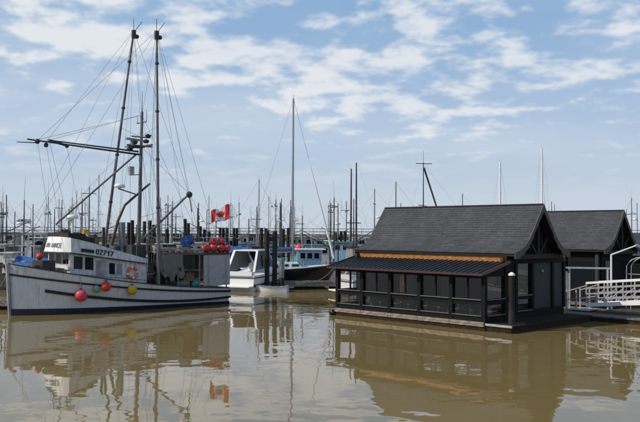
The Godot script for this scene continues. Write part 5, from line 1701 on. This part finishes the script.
	work_boat("arch_boat", "fishing boat with a radar arch and whip antenna behind the restaurant roof", "fishing boat", Vector3(4.0, 0, -72.0), 0.3, {"length": 9.0, "cabtop": 3.6, "mast": 9.0, "mastx": 3.0, "radar": true, "boom": false, "cross": false, "poles": 7.0, "spread": 0.35, "whips": 2})
	work_boat("derrick_boat", "fishing boat with a tall dark mast and slanting derrick behind the restaurant roof", "fishing boat", Vector3(7.4, 0, -80.0), 0.2, {"length": 11.0, "mast": 11.4, "mastx": 3.0, "mastmat": M.dark_spar, "cabtop": 3.6, "cab0": 0.45, "boom": false})
	var dr := find_child("derrick_boat", false, false)
	pcyl(dr, "derrick", Vector3(3.05, 10.9, 0), Vector3(5.0, 5.2, 0), 0.1, 0.08, M.dark_spar)
	pcyl(dr, "crosstree", Vector3(2.2, 11.3, 0), Vector3(3.9, 11.3, 0), 0.04, 0.04, M.dark_spar)
	pcyl(dr, "antenna", Vector3(3.0, 11.4, 0), Vector3(3.0, 12.6, 0), 0.02, 0.015, M.dark_spar, 5)
	work_boat("lantern_mast_boat", "fishing boat with a short dark mast behind the restaurant roof", "fishing boat", Vector3(13.5, 0, -94.0), 0.1, {"length": 10.0, "mast": 9.0, "mastx": 3.2, "mastmat": M.dark_spar, "cabtop": 3.4, "boom": false})
	sail_boat("moored_sailboat", "sailboat with a slim white mast and no jib behind the restaurant roof", Vector3(21.0, 0, -94.0), 1.35, {"hull": M.white, "mast": 13.2, "mr": 0.15, "mastmat": M.white_mast, "furl": false})
	sail_boat("tall_sailboat", "sailboat with the tallest white mast and furled jib behind the restaurant ridge", Vector3(25.0, 0, -94.0), 1.15, {"hull": M.white, "mast": 14.9, "mr": 0.15, "mastmat": M.white_mast})
	work_boat("whip_antenna_boat", "fishing boat with low masts above the second house's ridge", "fishing boat", Vector3(27.0, 0, -104.0), 0.1, {"length": 11.0, "mast": 8.5, "mastx": 3.0, "poles": 8.1, "spread": 0.3, "cabtop": 4.0, "whips": 3, "boom": false})
	work_boat("edge_troller", "fishing boat with a lattice of stays at the far side of the second house", "fishing boat", Vector3(33.5, 0, -95.0), 0.1, {"length": 11.0, "mast": 8.6, "mastx": 3.4, "poles": 8.0, "spread": 0.4, "cabtop": 3.8, "whips": 3, "radar": true})
	# lamp post on the pier beyond the flag
	var lp := thing("lamp_post", "thin dark lamp post with a short arm on the long pier near the flag", "lamp post", Vector3(-21.2, 4.0, -151.0))
	pcyl(lp, "post", Vector3(0, 0, 0), Vector3(0, 4.4, 0), 0.1, 0.07, M.dark_spar)
	pbar(lp, "lamp_arm", Vector3(0, 4.4, 0), Vector3(0.55, 4.45, 0), 0.1, 0.12, M.dark_spar)
	# red buoy on a far deck
	var st := new_st()
	ball(st, Vector3(0, 0.42, 0), 0.42, 14)
	cyl(st, Vector3(0, 0.8, 0), Vector3(0, 0.95, 0), 0.08, 0.08)
	var o := part(self, "deck_buoy", st, M.pink)
	o.position = Vector3(-1.9, 2.45, -74.6)
	tag(o, "large pink buoy on a boat beyond the light blue cabin", "buoy")

# ------------------------------------------------------------------ scene
func _ready() -> void:
	rng.seed = 77
	var cam := Camera3D.new()
	cam.name = "camera"
	cam.position = Vector3(0, 4.4, 0)
	cam.fov = 2.0 * rad_to_deg(atan(211.0 / 806.0))
	cam.rotation = Vector3(atan(21.0 / 806.0), 0, 0.005)
	cam.near = 0.1
	cam.far = 6000.0
	add_child(cam)
	cam.current = true

	var env := Environment.new()
	env.background_mode = Environment.BG_SKY
	var sky := Sky.new()
	var pan := PanoramaSkyMaterial.new()
	pan.panorama = ImageTexture.create_from_image(sky_image())
	sky.sky_material = pan
	env.sky = sky
	env.background_energy_multiplier = 1.0
	env.tonemap_mode = Environment.TONE_MAPPER_LINEAR
	env.tonemap_exposure = 1.0
	env.sdfgi_enabled = true
	env.ssao_enabled = true
	env.ssil_enabled = true
	var we := WorldEnvironment.new()
	we.name = "world_environment"
	we.environment = env
	add_child(we)

	var sun := DirectionalLight3D.new()
	sun.name = "sun"
	sun.light_energy = 1.25
	sun.light_color = Color(1.0, 0.95, 0.87)
	sun.light_angular_distance = 0.5
	sun.shadow_enabled = true
	add_child(sun)
	sun.look_at_from_position(Vector3(-0.92, 0.86, 0.24), Vector3.ZERO)

	make_materials()
	make_water()
	make_pier()
	make_house()
	make_troller()
	make_harbour()
